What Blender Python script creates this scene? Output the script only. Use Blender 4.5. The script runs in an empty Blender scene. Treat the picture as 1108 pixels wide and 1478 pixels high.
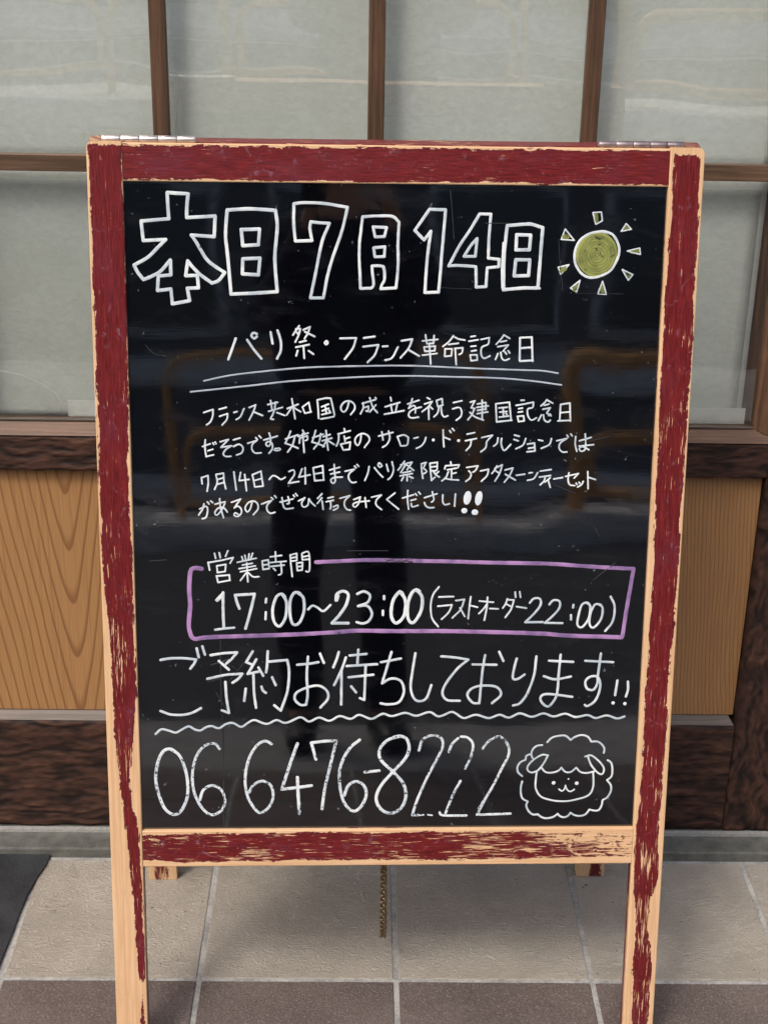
import bpy, bmesh, math, random
from mathutils import Vector, Matrix, noise
random.seed(7)
R = math.radians
scene = bpy.context.scene
col = scene.collection

# ------------------------------------------------------------------ camera
cam_d = bpy.data.cameras.new('camera'); cam = bpy.data.objects.new('camera', cam_d); col.objects.link(cam)
cam_d.sensor_fit = 'HORIZONTAL'; cam_d.sensor_width = 36; cam_d.lens = 36 * 2124.35 / 1108
cam_d.clip_start = 0.005; cam_d.clip_end = 400
_r = Vector((0.99977431, -0.01271407, 0.01701988)); _u = Vector((-0.01068745, 0.39138317, 0.92016574)); _f = Vector((0.01836034, 0.92013997, -0.39115896))
CAM = Vector((-0.067355, -1.787057, 1.536331))
cam.matrix_world = Matrix(((_r.x, _u.x, -_f.x, CAM.x), (_r.y, _u.y, -_f.y, CAM.y), (_r.z, _u.z, -_f.z, CAM.z), (0, 0, 0, 1)))
scene.camera = cam
# ------------------------------------------------------------------ sky, sun, exposure
SUN_EL, SUN_AZ = R(52), math.atan2(-0.55, -0.83)
w = bpy.data.worlds.new('World'); scene.world = w; w.use_nodes = True
nt = w.node_tree; bg = nt.nodes['Background']
sky = nt.nodes.new('ShaderNodeTexSky'); sky.sky_type = 'NISHITA'; sky.sun_disc = False
sky.sun_elevation = SUN_EL; sky.sun_rotation = SUN_AZ; sky.air_density = 1.0; sky.dust_density = 5.0; sky.ozone_density = 1.0
nt.links.new(sky.outputs[0], bg.inputs[0]); bg.inputs[1].default_value = 0.15
sl = bpy.data.lights.new('sun', 'SUN'); sl.energy = .85; sl.angle = R(11); sl.color = (1, 0.95, 0.88)
so = bpy.data.objects.new('sun', sl); col.objects.link(so)
sd = Vector((math.sin(SUN_AZ) * math.cos(SUN_EL), math.cos(SUN_AZ) * math.cos(SUN_EL), math.sin(SUN_EL)))
so.rotation_euler = sd.to_track_quat('Z', 'Y').to_euler(); so.location = (0, 0, 30)
scene.view_settings.view_transform = 'Standard'; scene.view_settings.look = 'None'
scene.view_settings.exposure = 0.47; scene.view_settings.gamma = 1; scene.view_settings.use_curve_mapping = False
scene.render.engine = 'CYCLES'
scene.cycles.max_bounces = 8; scene.cycles.transparent_max_bounces = 8

# ------------------------------------------------------------------ helpers
def tag(o, label=None, cat=None, group=None, kind=None):
    for k, v in (('label', label), ('category', cat), ('group', group), ('kind', kind)):
        if v: o[k] = v
    return o
def empty(name, loc=(0, 0, 0), rz=0, **k):
    o = bpy.data.objects.new(name, None); o.empty_display_size = 0.1; o.location = loc; o.rotation_euler = (0, 0, rz); col.objects.link(o)
    return tag(o, **k)
def link(name, me, mat=None, parent=None, **k):
    o = bpy.data.objects.new(name, me); col.objects.link(o)
    if mat is not None and not me.materials: me.materials.append(mat)
    if parent is not None: o.parent = parent
    return tag(o, **k)
def from_bm(name, bm, mat=None, parent=None, smooth=False, **k):
    me = bpy.data.meshes.new(name); bm.normal_update(); bm.to_mesh(me); bm.free()
    if smooth: me.polygons.foreach_set('use_smooth', [True] * len(me.polygons))
    return link(name, me, mat, parent, **k)
def add_box(bm, lo, hi, bev=0.0, seg=1):
    r = bmesh.ops.create_cube(bm, size=1)
    vs = r['verts']
    for v in vs:
        v.co = Vector([lo[i] + (v.co[i] + .5) * (hi[i] - lo[i]) for i in range(3)])
    if bev > 0:
        es = list({e for v in vs for e in v.link_edges})
        bmesh.ops.bevel(bm, geom=es, offset=bev, segments=seg, affect='EDGES', profile=0.5)
def box(name, lo, hi, mat, parent=None, bev=0.0, seg=1, **k):
    bm = bmesh.new(); add_box(bm, lo, hi, bev, seg); return from_bm(name, bm, mat, parent, **k)
def tube_mesh(bm, pts, r, n=8, closed=False):
    pts = [Vector(p) for p in pts]; N = len(pts); rings = []
    up = None
    for i, p in enumerate(pts):
        if closed: t = (pts[(i + 1) % N] - pts[i - 1]).normalized()
        else: t = (pts[min(i + 1, N - 1)] - pts[max(i - 1, 0)]).normalized()
        if up is None:
            up = t.orthogonal().normalized()
        up = (up - t * up.dot(t)).normalized(); b = t.cross(up)
        rings.append([bm.verts.new(p + (up * math.cos(2 * math.pi * k / n) + b * math.sin(2 * math.pi * k / n)) * r) for k in range(n)])
    for i in range(N if closed else N - 1):
        a, c = rings[i], rings[(i + 1) % N]
        for k in range(n): bm.faces.new((a[k], a[(k + 1) % n], c[(k + 1) % n], c[k]))
    if not closed:
        bm.faces.new(rings[0][::-1]); bm.faces.new(rings[-1])

class NT:
    def __init__(s, name):
        s.m = bpy.data.materials.new(name); s.m.use_nodes = True; s.t = s.m.node_tree; s.t.nodes.clear()
        s.out = s.n('ShaderNodeOutputMaterial')
    def n(s, typ, **k):
        nd = s.t.nodes.new(typ)
        for a, b in k.items(): setattr(nd, a, b)
        return nd
    def l(s, a, b): s.t.links.new(a, b)
    def put(s, sock, v):
        if hasattr(v, 'is_output'): s.l(v, sock)
        elif isinstance(v, (tuple, list)) and len(v) == 3 and sock.type == 'RGBA': sock.default_value = (*v, 1)
        else: sock.default_value = v
    def math(s, op, a, b=0.0, c=None, clamp=False):
        nd = s.n('ShaderNodeMath', operation=op, use_clamp=clamp); s.put(nd.inputs[0], a); s.put(nd.inputs[1], b)
        if c is not None: s.put(nd.inputs[2], c)
        return nd.outputs[0]
    def mix(s, f, a, b, blend='MIX'):
        nd = s.n('ShaderNodeMix', data_type='RGBA', blend_type=blend); s.put(nd.inputs[0], f); s.put(nd.inputs[6], a); s.put(nd.inputs[7], b)
        return nd.outputs[2]
    def coord(s, kind='Object', scale=(1, 1, 1), loc=(0, 0, 0), rot=(0, 0, 0), rnd=False):
        tc = s.n('ShaderNodeTexCoord'); mp = s.n('ShaderNodeMapping'); s.l(tc.outputs[kind], mp.inputs[0])
        mp.inputs['Scale'].default_value = scale; mp.inputs['Rotation'].default_value = rot; mp.inputs['Location'].default_value = loc
        if rnd:
            oi = s.n('ShaderNodeObjectInfo'); vm = s.n('ShaderNodeVectorMath', operation='SCALE'); vm.inputs[0].default_value = (37, 53, 91)
            s.l(oi.outputs['Random'], vm.inputs['Scale']); s.l(vm.outputs[0], mp.inputs['Location'])
        return mp.outputs[0]
    def noise(s, vec, scale, det=4, rough=.55, dist=0, dim='3D'):
        nd = s.n('ShaderNodeTexNoise', noise_dimensions=dim); s.l(vec, nd.inputs['Vector']); nd.inputs['Scale'].default_value = scale
        nd.inputs['Detail'].default_value = det; nd.inputs['Roughness'].default_value = rough; nd.inputs['Distortion'].default_value = dist
        return nd.outputs[0]
    def ramp(s, v, a, b, c0=0.0, c1=1.0, smooth=True):
        nd = s.n('ShaderNodeMapRange', interpolation_type='SMOOTHSTEP' if smooth else 'LINEAR'); s.put(nd.inputs[0], v)
        nd.inputs[1].default_value = a; nd.inputs[2].default_value = b; nd.inputs[3].default_value = c0; nd.inputs[4].default_value = c1
        return nd.outputs[0]
    def bump(s, h, strength=.3, dist=.002, normal=None):
        nd = s.n('ShaderNodeBump'); s.put(nd.inputs['Height'], h); nd.inputs['Strength'].default_value = strength; nd.inputs['Distance'].default_value = dist
        if normal is not None: s.l(normal, nd.inputs['Normal'])
        return nd.outputs[0]
    def attr(s, name):
        nd = s.n('ShaderNodeAttribute'); nd.attribute_name = name; return nd.outputs['Fac']
    def bsdf(s, col, rough=.5, normal=None, metal=0.0, spec=.5, coat=0.0, coat_rough=.05, coat_normal=None):
        b = s.n('ShaderNodeBsdfPrincipled'); s.put(b.inputs['Base Color'], col); s.put(b.inputs['Roughness'], rough); b.inputs['Metallic'].default_value = metal
        b.inputs['Specular IOR Level'].default_value = spec; s.put(b.inputs['Coat Weight'], coat); b.inputs['Coat Roughness'].default_value = coat_rough
        if normal is not None: s.l(normal, b.inputs['Normal'])
        if coat_normal is not None: s.l(coat_normal, b.inputs['Coat Normal'])
        s.l(b.outputs[0], s.out.inputs[0]); return s.m

def simple(name, c, rough=.6, var=.25, scale=8, bump=.15, metal=0, spec=.4):
    t = NT(name); v = t.coord()
    n = t.noise(v, scale, 6, .6); n2 = t.noise(v, scale * 14, 4, .6)
    f = t.math('ADD', t.math('MULTIPLY', n, .6), t.math('MULTIPLY', n2, .4))
    c0 = tuple(x * (1 - var) for x in c); c1 = tuple(min(1, x * (1 + var)) for x in c)
    return t.bsdf(t.mix(t.ramp(f, .35, .65), c0, c1), rough, t.bump(n2, bump, .002), metal, spec)

# peeling red paint over pale wood. UV map 'grain' is (across, along) in metres
def paint_mat():
    t = NT('worn_red_paint')
    uvn = t.n('ShaderNodeUVMap'); uvn.uv_map = 'grain'
    oi = t.n('ShaderNodeObjectInfo'); sc = t.n('ShaderNodeVectorMath', operation='SCALE'); sc.inputs[0].default_value = (3.1, 5.7, 9.3); t.l(oi.outputs['Random'], sc.inputs['Scale'])
    ad = t.n('ShaderNodeVectorMath', operation='ADD'); t.l(uvn.outputs[0], ad.inputs[0]); t.l(sc.outputs[0], ad.inputs[1]); base = ad.outputs[0]
    def mp(s):
        m = t.n('ShaderNodeMapping'); t.l(base, m.inputs[0]); m.inputs['Scale'].default_value = s; return m.outputs[0]
    streak = t.noise(mp((330, 22, 1)), 1, 5, .62)
    streak2 = t.noise(mp((900, 40, 1)), 1, 4, .6)
    blot = t.noise(mp((120, 60, 1)), 1, 5, .65, 1.0)
    fine = t.noise(mp((700, 220, 1)), 1, 3, .6)
    P = t.attr('paint'); F = t.attr('flake')
    jit = t.math('ADD', t.math('MULTIPLY', t.math('SUBTRACT', streak, .5), 9.0), t.math('MULTIPLY', t.math('SUBTRACT', blot, .5), 9.0))
    jit = t.math('ADD', jit, t.math('MULTIPLY', t.math('SUBTRACT', fine, .5), 2.0))
    wide = t.noise(mp((45, 14, 1)), 1, 3, .6, .6)
    jit = t.math('ADD', jit, t.math('MULTIPLY', t.math('SUBTRACT', wide, .5), 7.0))
    edge = t.ramp(t.math('ADD', P, jit), -.12, .12)
    fl = t.math('ADD', t.math('MULTIPLY', streak2, .5), t.math('MULTIPLY', streak, .5))
    clus = t.noise(mp((38, 11, 1)), 1, 3, .6)
    thr = t.math('SUBTRACT', t.math('SUBTRACT', .745, t.math('MULTIPLY', F, .28)), t.math('MULTIPLY', t.math('SUBTRACT', clus, .5), .34))
    keep = t.math('SUBTRACT', 1.0, t.ramp(t.math('SUBTRACT', fl, thr), -.012, .012))
    spk = t.noise(mp((420, 260, 1)), 1, 4, .6, .6)
    keep2 = t.math('SUBTRACT', 1.0, t.ramp(t.math('SUBTRACT', spk, t.math('SUBTRACT', t.math('SUBTRACT', .80, t.math('MULTIPLY', F, .14)), t.math('MULTIPLY', t.math('SUBTRACT', clus, .5), .25))), -.01, .01))
    m = t.math('MULTIPLY', edge, t.math('MULTIPLY', keep, keep2))
    # paint colour
    bloom = t.noise(mp((22, 9, 1)), 1, 5, .6, .5)
    bloom2 = t.noise(mp((60, 50, 1)), 1, 6, .7, 1.5)
    red = t.mix(t.ramp(streak2, .3, .7), (.085, .006, .008), (.205, .017, .018))
    red = t.mix(t.math('MULTIPLY', t.ramp(streak, .52, .68), .45), red, (.27, .035, .038))
    red = t.mix(t.math('MULTIPLY', t.ramp(bloom, .50, .78), .50), red, (.15, .034, .062))
    red = t.mix(t.math('MULTIPLY', t.ramp(bloom2, .56, .78), .5), red, (.36, .24, .32))
    # dark rim where the paint breaks off
    rim = t.math('MULTIPLY', t.ramp(t.math('ADD', P, jit), .1, 1.3, 1, 0), .65)
    red = t.mix(rim, red, (.06, .012, .03))
    gr = t.noise(mp((260, 8, 1)), 1, 4, .6); gr2 = t.noise(mp((1200, 30, 1)), 1, 3, .6)
    wood = t.mix(t.ramp(gr, .3, .7), (.68, .41, .215), (.80, .53, .31))
    wood = t.mix(t.math('MULTIPLY', t.ramp(gr2, .5, .8), .35), wood, (.50, .25, .11))
    dirt = t.noise(mp((50, 20, 1)), 1, 6, .7)
    wood = t.mix(t.math('MULTIPLY', t.ramp(dirt, .58, .8), .4), wood, (.32, .17, .10))
    c = t.mix(m, wood, red)
    h = t.math('ADD', t.math('MULTIPLY', m, .8), t.math('MULTIPLY', streak2, .55))
    rg = t.math('ADD', t.math('MULTIPLY', m, -.28), .62)
    return t.bsdf(c, rg, t.bump(h, .55, .0007), spec=.45)
MAT_PAINT = paint_mat()

def fine_wood(name, ca, cb, cc, axis, rough=.5, freq=220):
    t = NT(name); s = [freq, freq, freq]; s['xyz'.index(axis)] = freq * .035
    v = t.coord('Object', tuple(s), rnd=True); g = t.noise(v, 1, 5, .6)
    s2 = [freq * 4] * 3; s2['xyz'.index(axis)] = freq * .12
    g2 = t.noise(t.coord('Object', tuple(s2), rnd=True), 1, 3, .6)
    v3 = t.coord('Object', (9, 9, 9)); g3 = t.noise(v3, 1, 3)
    c = t.mix(t.ramp(g, .36, .66), ca, cb); c = t.mix(t.math('MULTIPLY', t.ramp(g2, .5, .75), .55), c, cc); c = t.mix(t.math('MULTIPLY', t.ramp(g3, .4, .7), .25), c, cc)
    return t.bsdf(c, rough, t.bump(t.math('ADD', g, g2), .35, .0008))
MAT_BAR_V = fine_wood('brown_lattice_wood', (.072, .038, .021), (.135, .072, .038), (.035, .018, .011), 'z')
MAT_BAR_H = fine_wood('brown_lattice_wood_level', (.085, .050, .028), (.17, .098, .055), (.045, .025, .015), 'x', freq=150)
MAT_MOULD = fine_wood('brown_moulding', (.095, .046, .023), (.17, .086, .043), (.06, .03, .016), 'x', freq=260)
MAT_MOULD_V = fine_wood('brown_moulding_upright', (.10, .05, .027), (.20, .105, .055), (.06, .03, .018), 'z', freq=200)
MAT_BEAD = fine_wood('grey_brown_bead', (.10, .078, .062), (.17, .135, .11), (.06, .045, .036), 'x', freq=150)

def rough_wood():
    t = NT('charred_rough_wood')
    ga = t.attr('relief'); v = t.coord('Object', (20, 60, 60)); n = t.noise(v, 6, 6, .7)
    c = t.mix(t.ramp(ga, .12, .80), (.013, .008, .007), (.078, .036, .024))
    c = t.mix(t.math('MULTIPLY', t.ramp(n, .4, .75), .5), c, (.035, .017, .012))
    c = t.mix(t.math('MULTIPLY', t.ramp(ga, .72, .98), .55), c, (.15, .072, .045))
    return t.bsdf(c, .62, t.bump(n, .6, .002), spec=.3)
MAT_ROUGH = rough_wood()

def cathedral(name, xc, k, h, spacing, light, mid, dark, slant=0.0, wob=.004):
    t = NT(name); tc = t.n('ShaderNodeTexCoord'); sep = t.n('ShaderNodeSeparateXYZ'); t.l(tc.outputs['Object'], sep.inputs[0]); x, z = sep.outputs[0], sep.outputs[2]
    nz = t.noise(t.coord('Object', (6, 6, 1.6)), 1, 3, .5)
    nz2 = t.noise(t.coord('Object', (40, 40, 7)), 1, 3, .5)
    dx = t.math('ADD', t.math('SUBTRACT', x, xc), t.math('MULTIPLY', z, slant))
    dx = t.math('ADD', dx, t.math('MULTIPLY', t.math('SUBTRACT', nz2, .5), wob))
    r = t.math('SQRT', t.math('ADD', t.math('MULTIPLY', dx, dx), h * h))
    r = t.math('SUBTRACT', r, t.math('MULTIPLY', z, k))
    r = t.math('ADD', r, t.math('MULTIPLY', t.math('SUBTRACT', nz, .5), .03))
    q = t.math('FRACT', t.math('DIVIDE', t.math('ADD', r, 2.0), spacing))
    late = t.math('MULTIPLY', t.ramp(q, .62, .9), t.ramp(q, .93, .99, 1, 0))
    fib = t.noise(t.coord('Object', (900, 900, 12)), 1, 3, .6)
    big = t.noise(t.coord('Object', (3, 3, 1)), 1, 3, .5)
    c = t.mix(t.ramp(fib, .3, .7), light, mid)
    c = t.mix(t.math('MULTIPLY', late, .74), c, dark); fib2 = t.noise(t.coord('Object', (420, 420, 5)), 1, 3, .65); c = t.mix(t.math('MULTIPLY', t.ramp(fib2, .48, .70), .38), c, dark)
    c = t.mix(t.math('MULTIPLY', t.ramp(big, .35, .7), .25), c, mid)
    return t.bsdf(c, .45, t.bump(t.math('ADD', fib, late), .2, .0006), spec=.4)
MAT_PANEL_L = cathedral('plain_sawn_panel_wood', -.530, .15, .016, .0150, (.46, .25, .105), (.38, .20, .08), (.19, .082, .030), wob=.003)
MAT_PANEL_M = cathedral('plain_sawn_panel_wood_b', .05, .14, .02, .013, (.41, .23, .10), (.33, .175, .075), (.18, .08, .028))
MAT_PANEL_R = cathedral('quarter_sawn_panel_wood', -3.0, .0, .01, .0066, (.48, .27, .115), (.38, .20, .085), (.19, .092, .038), slant=.085, wob=.0045)

def tile_mat(name, c0, c1, c2, brown=False):
    t = NT(name); v = t.coord('Object', rnd=True)
    if not brown:
        wv = t.noise(t.coord('Object', (55, 85, 55), rnd=True), 1, 3, .55, 2.2)
        w2 = t.noise(t.coord('Object', (130, 210, 100), rnd=True), 1, 4, .6, 1.6)
        h = t.math('ADD', t.math('MULTIPLY', t.math('ABSOLUTE', t.math('SUBTRACT', wv, .5)), 2.2), t.math('MULTIPLY', t.math('ABSOLUTE', t.math('SUBTRACT', w2, .5)), 1.2))
        bmp = t.bump(h, .95, .0034)
    else:
        w2 = t.noise(t.coord('Object', (260, 260, 260), rnd=True), 1, 4, .7); h = w2
        bmp = t.bump(w2, 1.0, .003)
    n = t.noise(v, 9, 5, .6); n3 = t.noise(v, 330, 4, .7)
    c = t.mix(t.ramp(n, .3, .7), c0, c1)
    c = t.mix(t.math('MULTIPLY', t.ramp(n3, .50, .72), .85 if brown else .28), c, c2)
    if brown: c = t.mix(t.math('MULTIPLY', t.ramp(t.noise(v, 240, 4, .7), .5, .66), .45), c, (.05, .038, .034))
    st_ = t.noise(v, 16, 6, .7); c = t.mix(t.math('MULTIPLY', t.ramp(st_, .56, .74), .22), c, (.12, .10, .085))
    if not brown:
        sp = t.noise(v, 95, 2, .5); c = t.mix(t.math('MULTIPLY', t.ramp(sp, .735, .76), .8), c, (.07, .06, .05))
        c = t.mix(t.math('MULTIPLY', t.ramp(h, .25, 0.0), .22), c, (.20, .165, .13))
    oi = t.n('ShaderNodeObjectInfo'); c = t.mix(t.math('MULTIPLY', oi.outputs['Random'], .12), c, c0)
    return t.bsdf(c, .7 if not brown else .62, bmp, spec=.3)
MAT_BEIGE = tile_mat('beige_floor_tile', (.395, .36, .305), (.485, .445, .38), (.58, .545, .49))
MAT_BROWN = tile_mat('purple_brown_floor_tile', (.118, .092, .082), (.168, .136, .122), (.36, .31, .29), True)
MAT_GROUT = simple('grey_grout', (.34, .34, .325), .9, .35, 14, .5)
MAT_SLATE = simple('dark_slate', (.028, .031, .035), .6, .35, 14, .5)
MAT_SILL = simple('grey_stone_sill', (.125, .128, .115), .45, .3, 40, .25)
MAT_STEEL = simple('pale_metal_strip', (.42, .42, .40), .35, .2, 200, .1, metal=.2)
MAT_PLASTER = simple('pale_wall_plaster', (.45, .42, .36), .9, .1, 20, .4)

def glass_mat():
    t = NT('window_glass'); fr = t.n('ShaderNodeFresnel'); fr.inputs[0].default_value = 1.5
    ge = t.n('ShaderNodeNewGeometry'); f = t.math('MULTIPLY', t.math('MULTIPLY', fr.outputs[0], 4.0), t.math('SUBTRACT', 1.0, ge.outputs['Backfacing']))
    b = t.bump(t.noise(t.coord('Object', (2.2, 2.2, 2.2)), 1, 2), .06, .03); t.l(b, fr.inputs['Normal'])
    g = t.n('ShaderNodeBsdfGlossy'); g.inputs['Roughness'].default_value = .012; t.l(b, g.inputs['Normal'])
    tr = t.n('ShaderNodeBsdfTransparent'); tr.inputs[0].default_value = (.95, .965, .955, 1)
    mx = t.n('ShaderNodeMixShader'); t.l(f, mx.inputs[0]); t.l(tr.outputs[0], mx.inputs[1]); t.l(g.outputs[0], mx.inputs[2]); t.l(mx.outputs[0], t.out.inputs[0]); return t.m
MAT_GLASS = glass_mat()
def screen_mat(name, c, r=.9):
    t = NT(name); a = t.noise(t.coord('Object', (70, 70, 110)), 1, 5, .65, .8); b = t.noise(t.coord('Object', (4, 4, 4)), 1, 4, .6, .5)
    cc = t.mix(t.ramp(a, .3, .7), tuple(x * .93 for x in c), tuple(min(1, x * 1.05) for x in c)); cc = t.mix(t.math('MULTIPLY', t.ramp(b, .35, .7), .35), cc, tuple(x * f for x, f in zip(c, (.86, .85, .80))))
    return t.bsdf(cc, r, t.bump(a, .28, .003), spec=.2)
MAT_SCREEN = screen_mat('pale_grey_screen_paper', (.82, .845, .815))
MAT_FILM = screen_mat('grey_screen_cloth', (.64, .665, .635))
MAT_STRIP = screen_mat('white_paper_strip', (.80, .81, .79))

# ------------------------------------------------------------------ ground and street (the street behind the camera is what the board and glass mirror)
ground = box('ground', (-60, -60, -.6), (60, 30, -.03), simple('packed_ground', (.16, .15, .14), .9), kind='structure')
pav = box('pavement', (-7, -1.80, -.028), (7, .31, -.0022), MAT_GROUT, kind='structure')
def tile_mesh(name, sx, sy, bev):
    bm = bmesh.new(); add_box(bm, (-sx / 2, -sy / 2, -.012), (sx / 2, sy / 2, 0), bev, 2); me = bpy.data.meshes.new(name); bm.to_mesh(me); bm.free(); return me
J = .0082
mb = tile_mesh('beige_tile', .3 - J, .3 - J, .0018); mb.materials.append(MAT_BEIGE)
mw = tile_mesh('brown_tile', .3 - J, .3 - J, .0016); mw.materials.append(MAT_BROWN)
for i in range(-2, 6):
    o = link('beige_tile', mb, None, pav); o.location = (.15 + .3 * i, .15, random.uniform(-.0006, .0006)); o.rotation_euler = (random.uniform(-.002, .002), random.uniform(-.002, .002), 0)
for j in range(6):
    for i in range(-8, 9):
        o = link('brown_tile', mw, None, pav); o.location = (.15 + .3 * i, -.15 - .3 * j, random.uniform(-.0008, .0008)); o.rotation_euler = (random.uniform(-.002, .002), random.uniform(-.002, .002), 0)
# dark slate slab left of the tiles, with a slightly ragged right edge
bm = bmesh.new(); edge = [(-.609, .0), (-.6075, .05), (-.605, .10), (-.604, .15), (-.601, .20), (-.594, .245), (-.587, .275), (-.584, .318)]
top = [bm.verts.new((x, y, .0045)) for x, y in edge] + [bm.verts.new((-1.6, .318, .0045)), bm.verts.new((-1.6, .0, .0045))]
f = bm.faces.new(top); r = bmesh.ops.extrude_face_region(bm, geom=[f])
for v in r['geom']:
    if isinstance(v, bmesh.types.BMVert): v.co.z = -.02
bmesh.ops.recalc_face_normals(bm, faces=bm.faces)
from_bm('slate_slab', bm, MAT_SLATE, pav)
MAT_CONC = simple('pale_concrete', (.66, .65, .62), .85, .15, 12, .3)
MAT_ASPH = simple('asphalt', (.045, .047, .05), .9, .3, 30, .5)
MAT_WHITE = simple('road_paint', (.65, .65, .62), .7, .15, 30, .2)
box('gutter', (-20, -2.38, -.03), (20, -1.804, -.004), simple('worn_gutter_concrete', (.27, .268, .26), .85, .2, 12, .3), kind='structure')
box('lane', (-30, -7.80, -.05), (30, -2.385, -.02), MAT_ASPH, kind='structure')
box('kerb', (-30, -8.45, -.05), (30, -7.805, .17), MAT_CONC, bev=.02, seg=2, kind='structure')
box('road', (-40, -13.5, -.05), (40, -8.455, -.015), MAT_ASPH, kind='structure')
for yy in (-9.0, -11.0, -13.2):
    box('road_marking', (-40, yy - .075, -.013), (40, yy + .075, -.009), MAT_WHITE, kind='structure')
box('far_pavement', (-40, -17, -.05), (40, -13.505, .08), MAT_CONC, kind='structure')
MAT_RAIL = simple('brown_rail_paint', (.78, .40, .12), .45, .15, 6, .1)
def rail(x0, x1, y, dy, r, label, h=1.12):
    t = empty('guard_rail', ((x0 + x1) / 2, y, 0.165), dy, label=label, cat='railing', group='brown railings across the lane')
    L = (x1 - x0) / 2; c = .22; pts = [(-L, 0, 0), (-L, 0, .3), (-L, 0, h - c)]
    pts += [(-L + c - c * math.cos(a), 0, h - c + c * math.sin(a)) for a in [R(d) for d in range(15, 91, 15)]]
    pts += [(L - c + c * math.sin(a), 0, h - c + c * math.cos(a)) for a in [R(d) for d in range(0, 91, 15)]] + [(L, 0, .3), (L, 0, 0)]
    bm = bmesh.new(); tube_mesh(bm, pts, r, 12); from_bm('hoop', bm, MAT_RAIL, t, True)
    q = .15; M_ = L - .09; z1 = .62
    pts = [(-M_, 0, .14), (-M_, 0, z1 - q)] + [(-M_ + q - q * math.cos(a), 0, z1 - q + q * math.sin(a)) for a in [R(d) for d in range(18, 91, 18)]]
    pts += [(M_ - q + q * math.sin(a), 0, z1 - q + q * math.cos(a)) for a in [R(d) for d in range(0, 91, 18)]] + [(M_, 0, .14)]
    bm = bmesh.new(); tube_mesh(bm, pts, r * .8, 10); from_bm('inner_hoop', bm, MAT_RAIL, t, True)
    bm = bmesh.new(); tube_mesh(bm, [(-L + r, 0, .14), (L - r, 0, .14)], r * .7, 8); from_bm('cross_bar', bm, MAT_RAIL, t, True)
    return t
rail(-.99, 1.03, -8.05, 0, .032, 'brown hoop railing mirrored behind the writer on the left side')
rail(1.72, 3.7, -7.95, R(4), .055, 'brown hoop railing mirrored at the right edge of the board')
rail(-3.9, -1.80, -8.05, 0, .032, 'brown hoop railing mirrored in the upper left window pane')
# buildings across the street
MAT_FAC = [simple('dark_facade', (.15, .148, .143), .8, .15, 3), simple('brown_facade', (.24, .20, .165), .8, .15, 3), simple('grey_facade', (.32, .325, .32), .8, .15, 3)]
MAT_DG = simple('dark_window_glass', (.03, .035, .04), .1, .1, 2, .02, spec=.8)
for i, (x0, x1, hh, lab) in enumerate([(-16, -5.5, 11, 'grey street building across the road, left one'), (-5.3, 5.8, 9.5, 'dark street building directly across the road'), (6.1, 17, 12, 'brown street building across the road, right one')]):
    b = empty('street_building', ((x0 + x1) / 2, -17.2, 0), 0, label=lab, cat='building', group='buildings across the road')
    hw = (x1 - x0) / 2; box('wall', (-hw, -8, -.05), (hw, 0, hh), MAT_FAC[(i + 2) % 3], b); box('ledge', (-hw + .3, .002, 1.25), (hw - .3, .22, 1.62), MAT_CONC, b); box('roof', (-hw - .15, -8.1, hh + .002), (hw + .15, .15, hh + .25), MAT_CONC, b)
    for fl in range(3):
        for c in range(5):
            xw = -hw + (c + .5) * 2 * hw / 5; z0 = 1.9 + fl * 3
            fr = box('window', (xw - .8, .002, z0), (xw + .8, .08, z0 + 1.9), MAT_CONC, b); box('pane', (xw - .72, .083, z0 + .08), (xw + .72, .095, z0 + 1.82), MAT_DG, fr)

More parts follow.
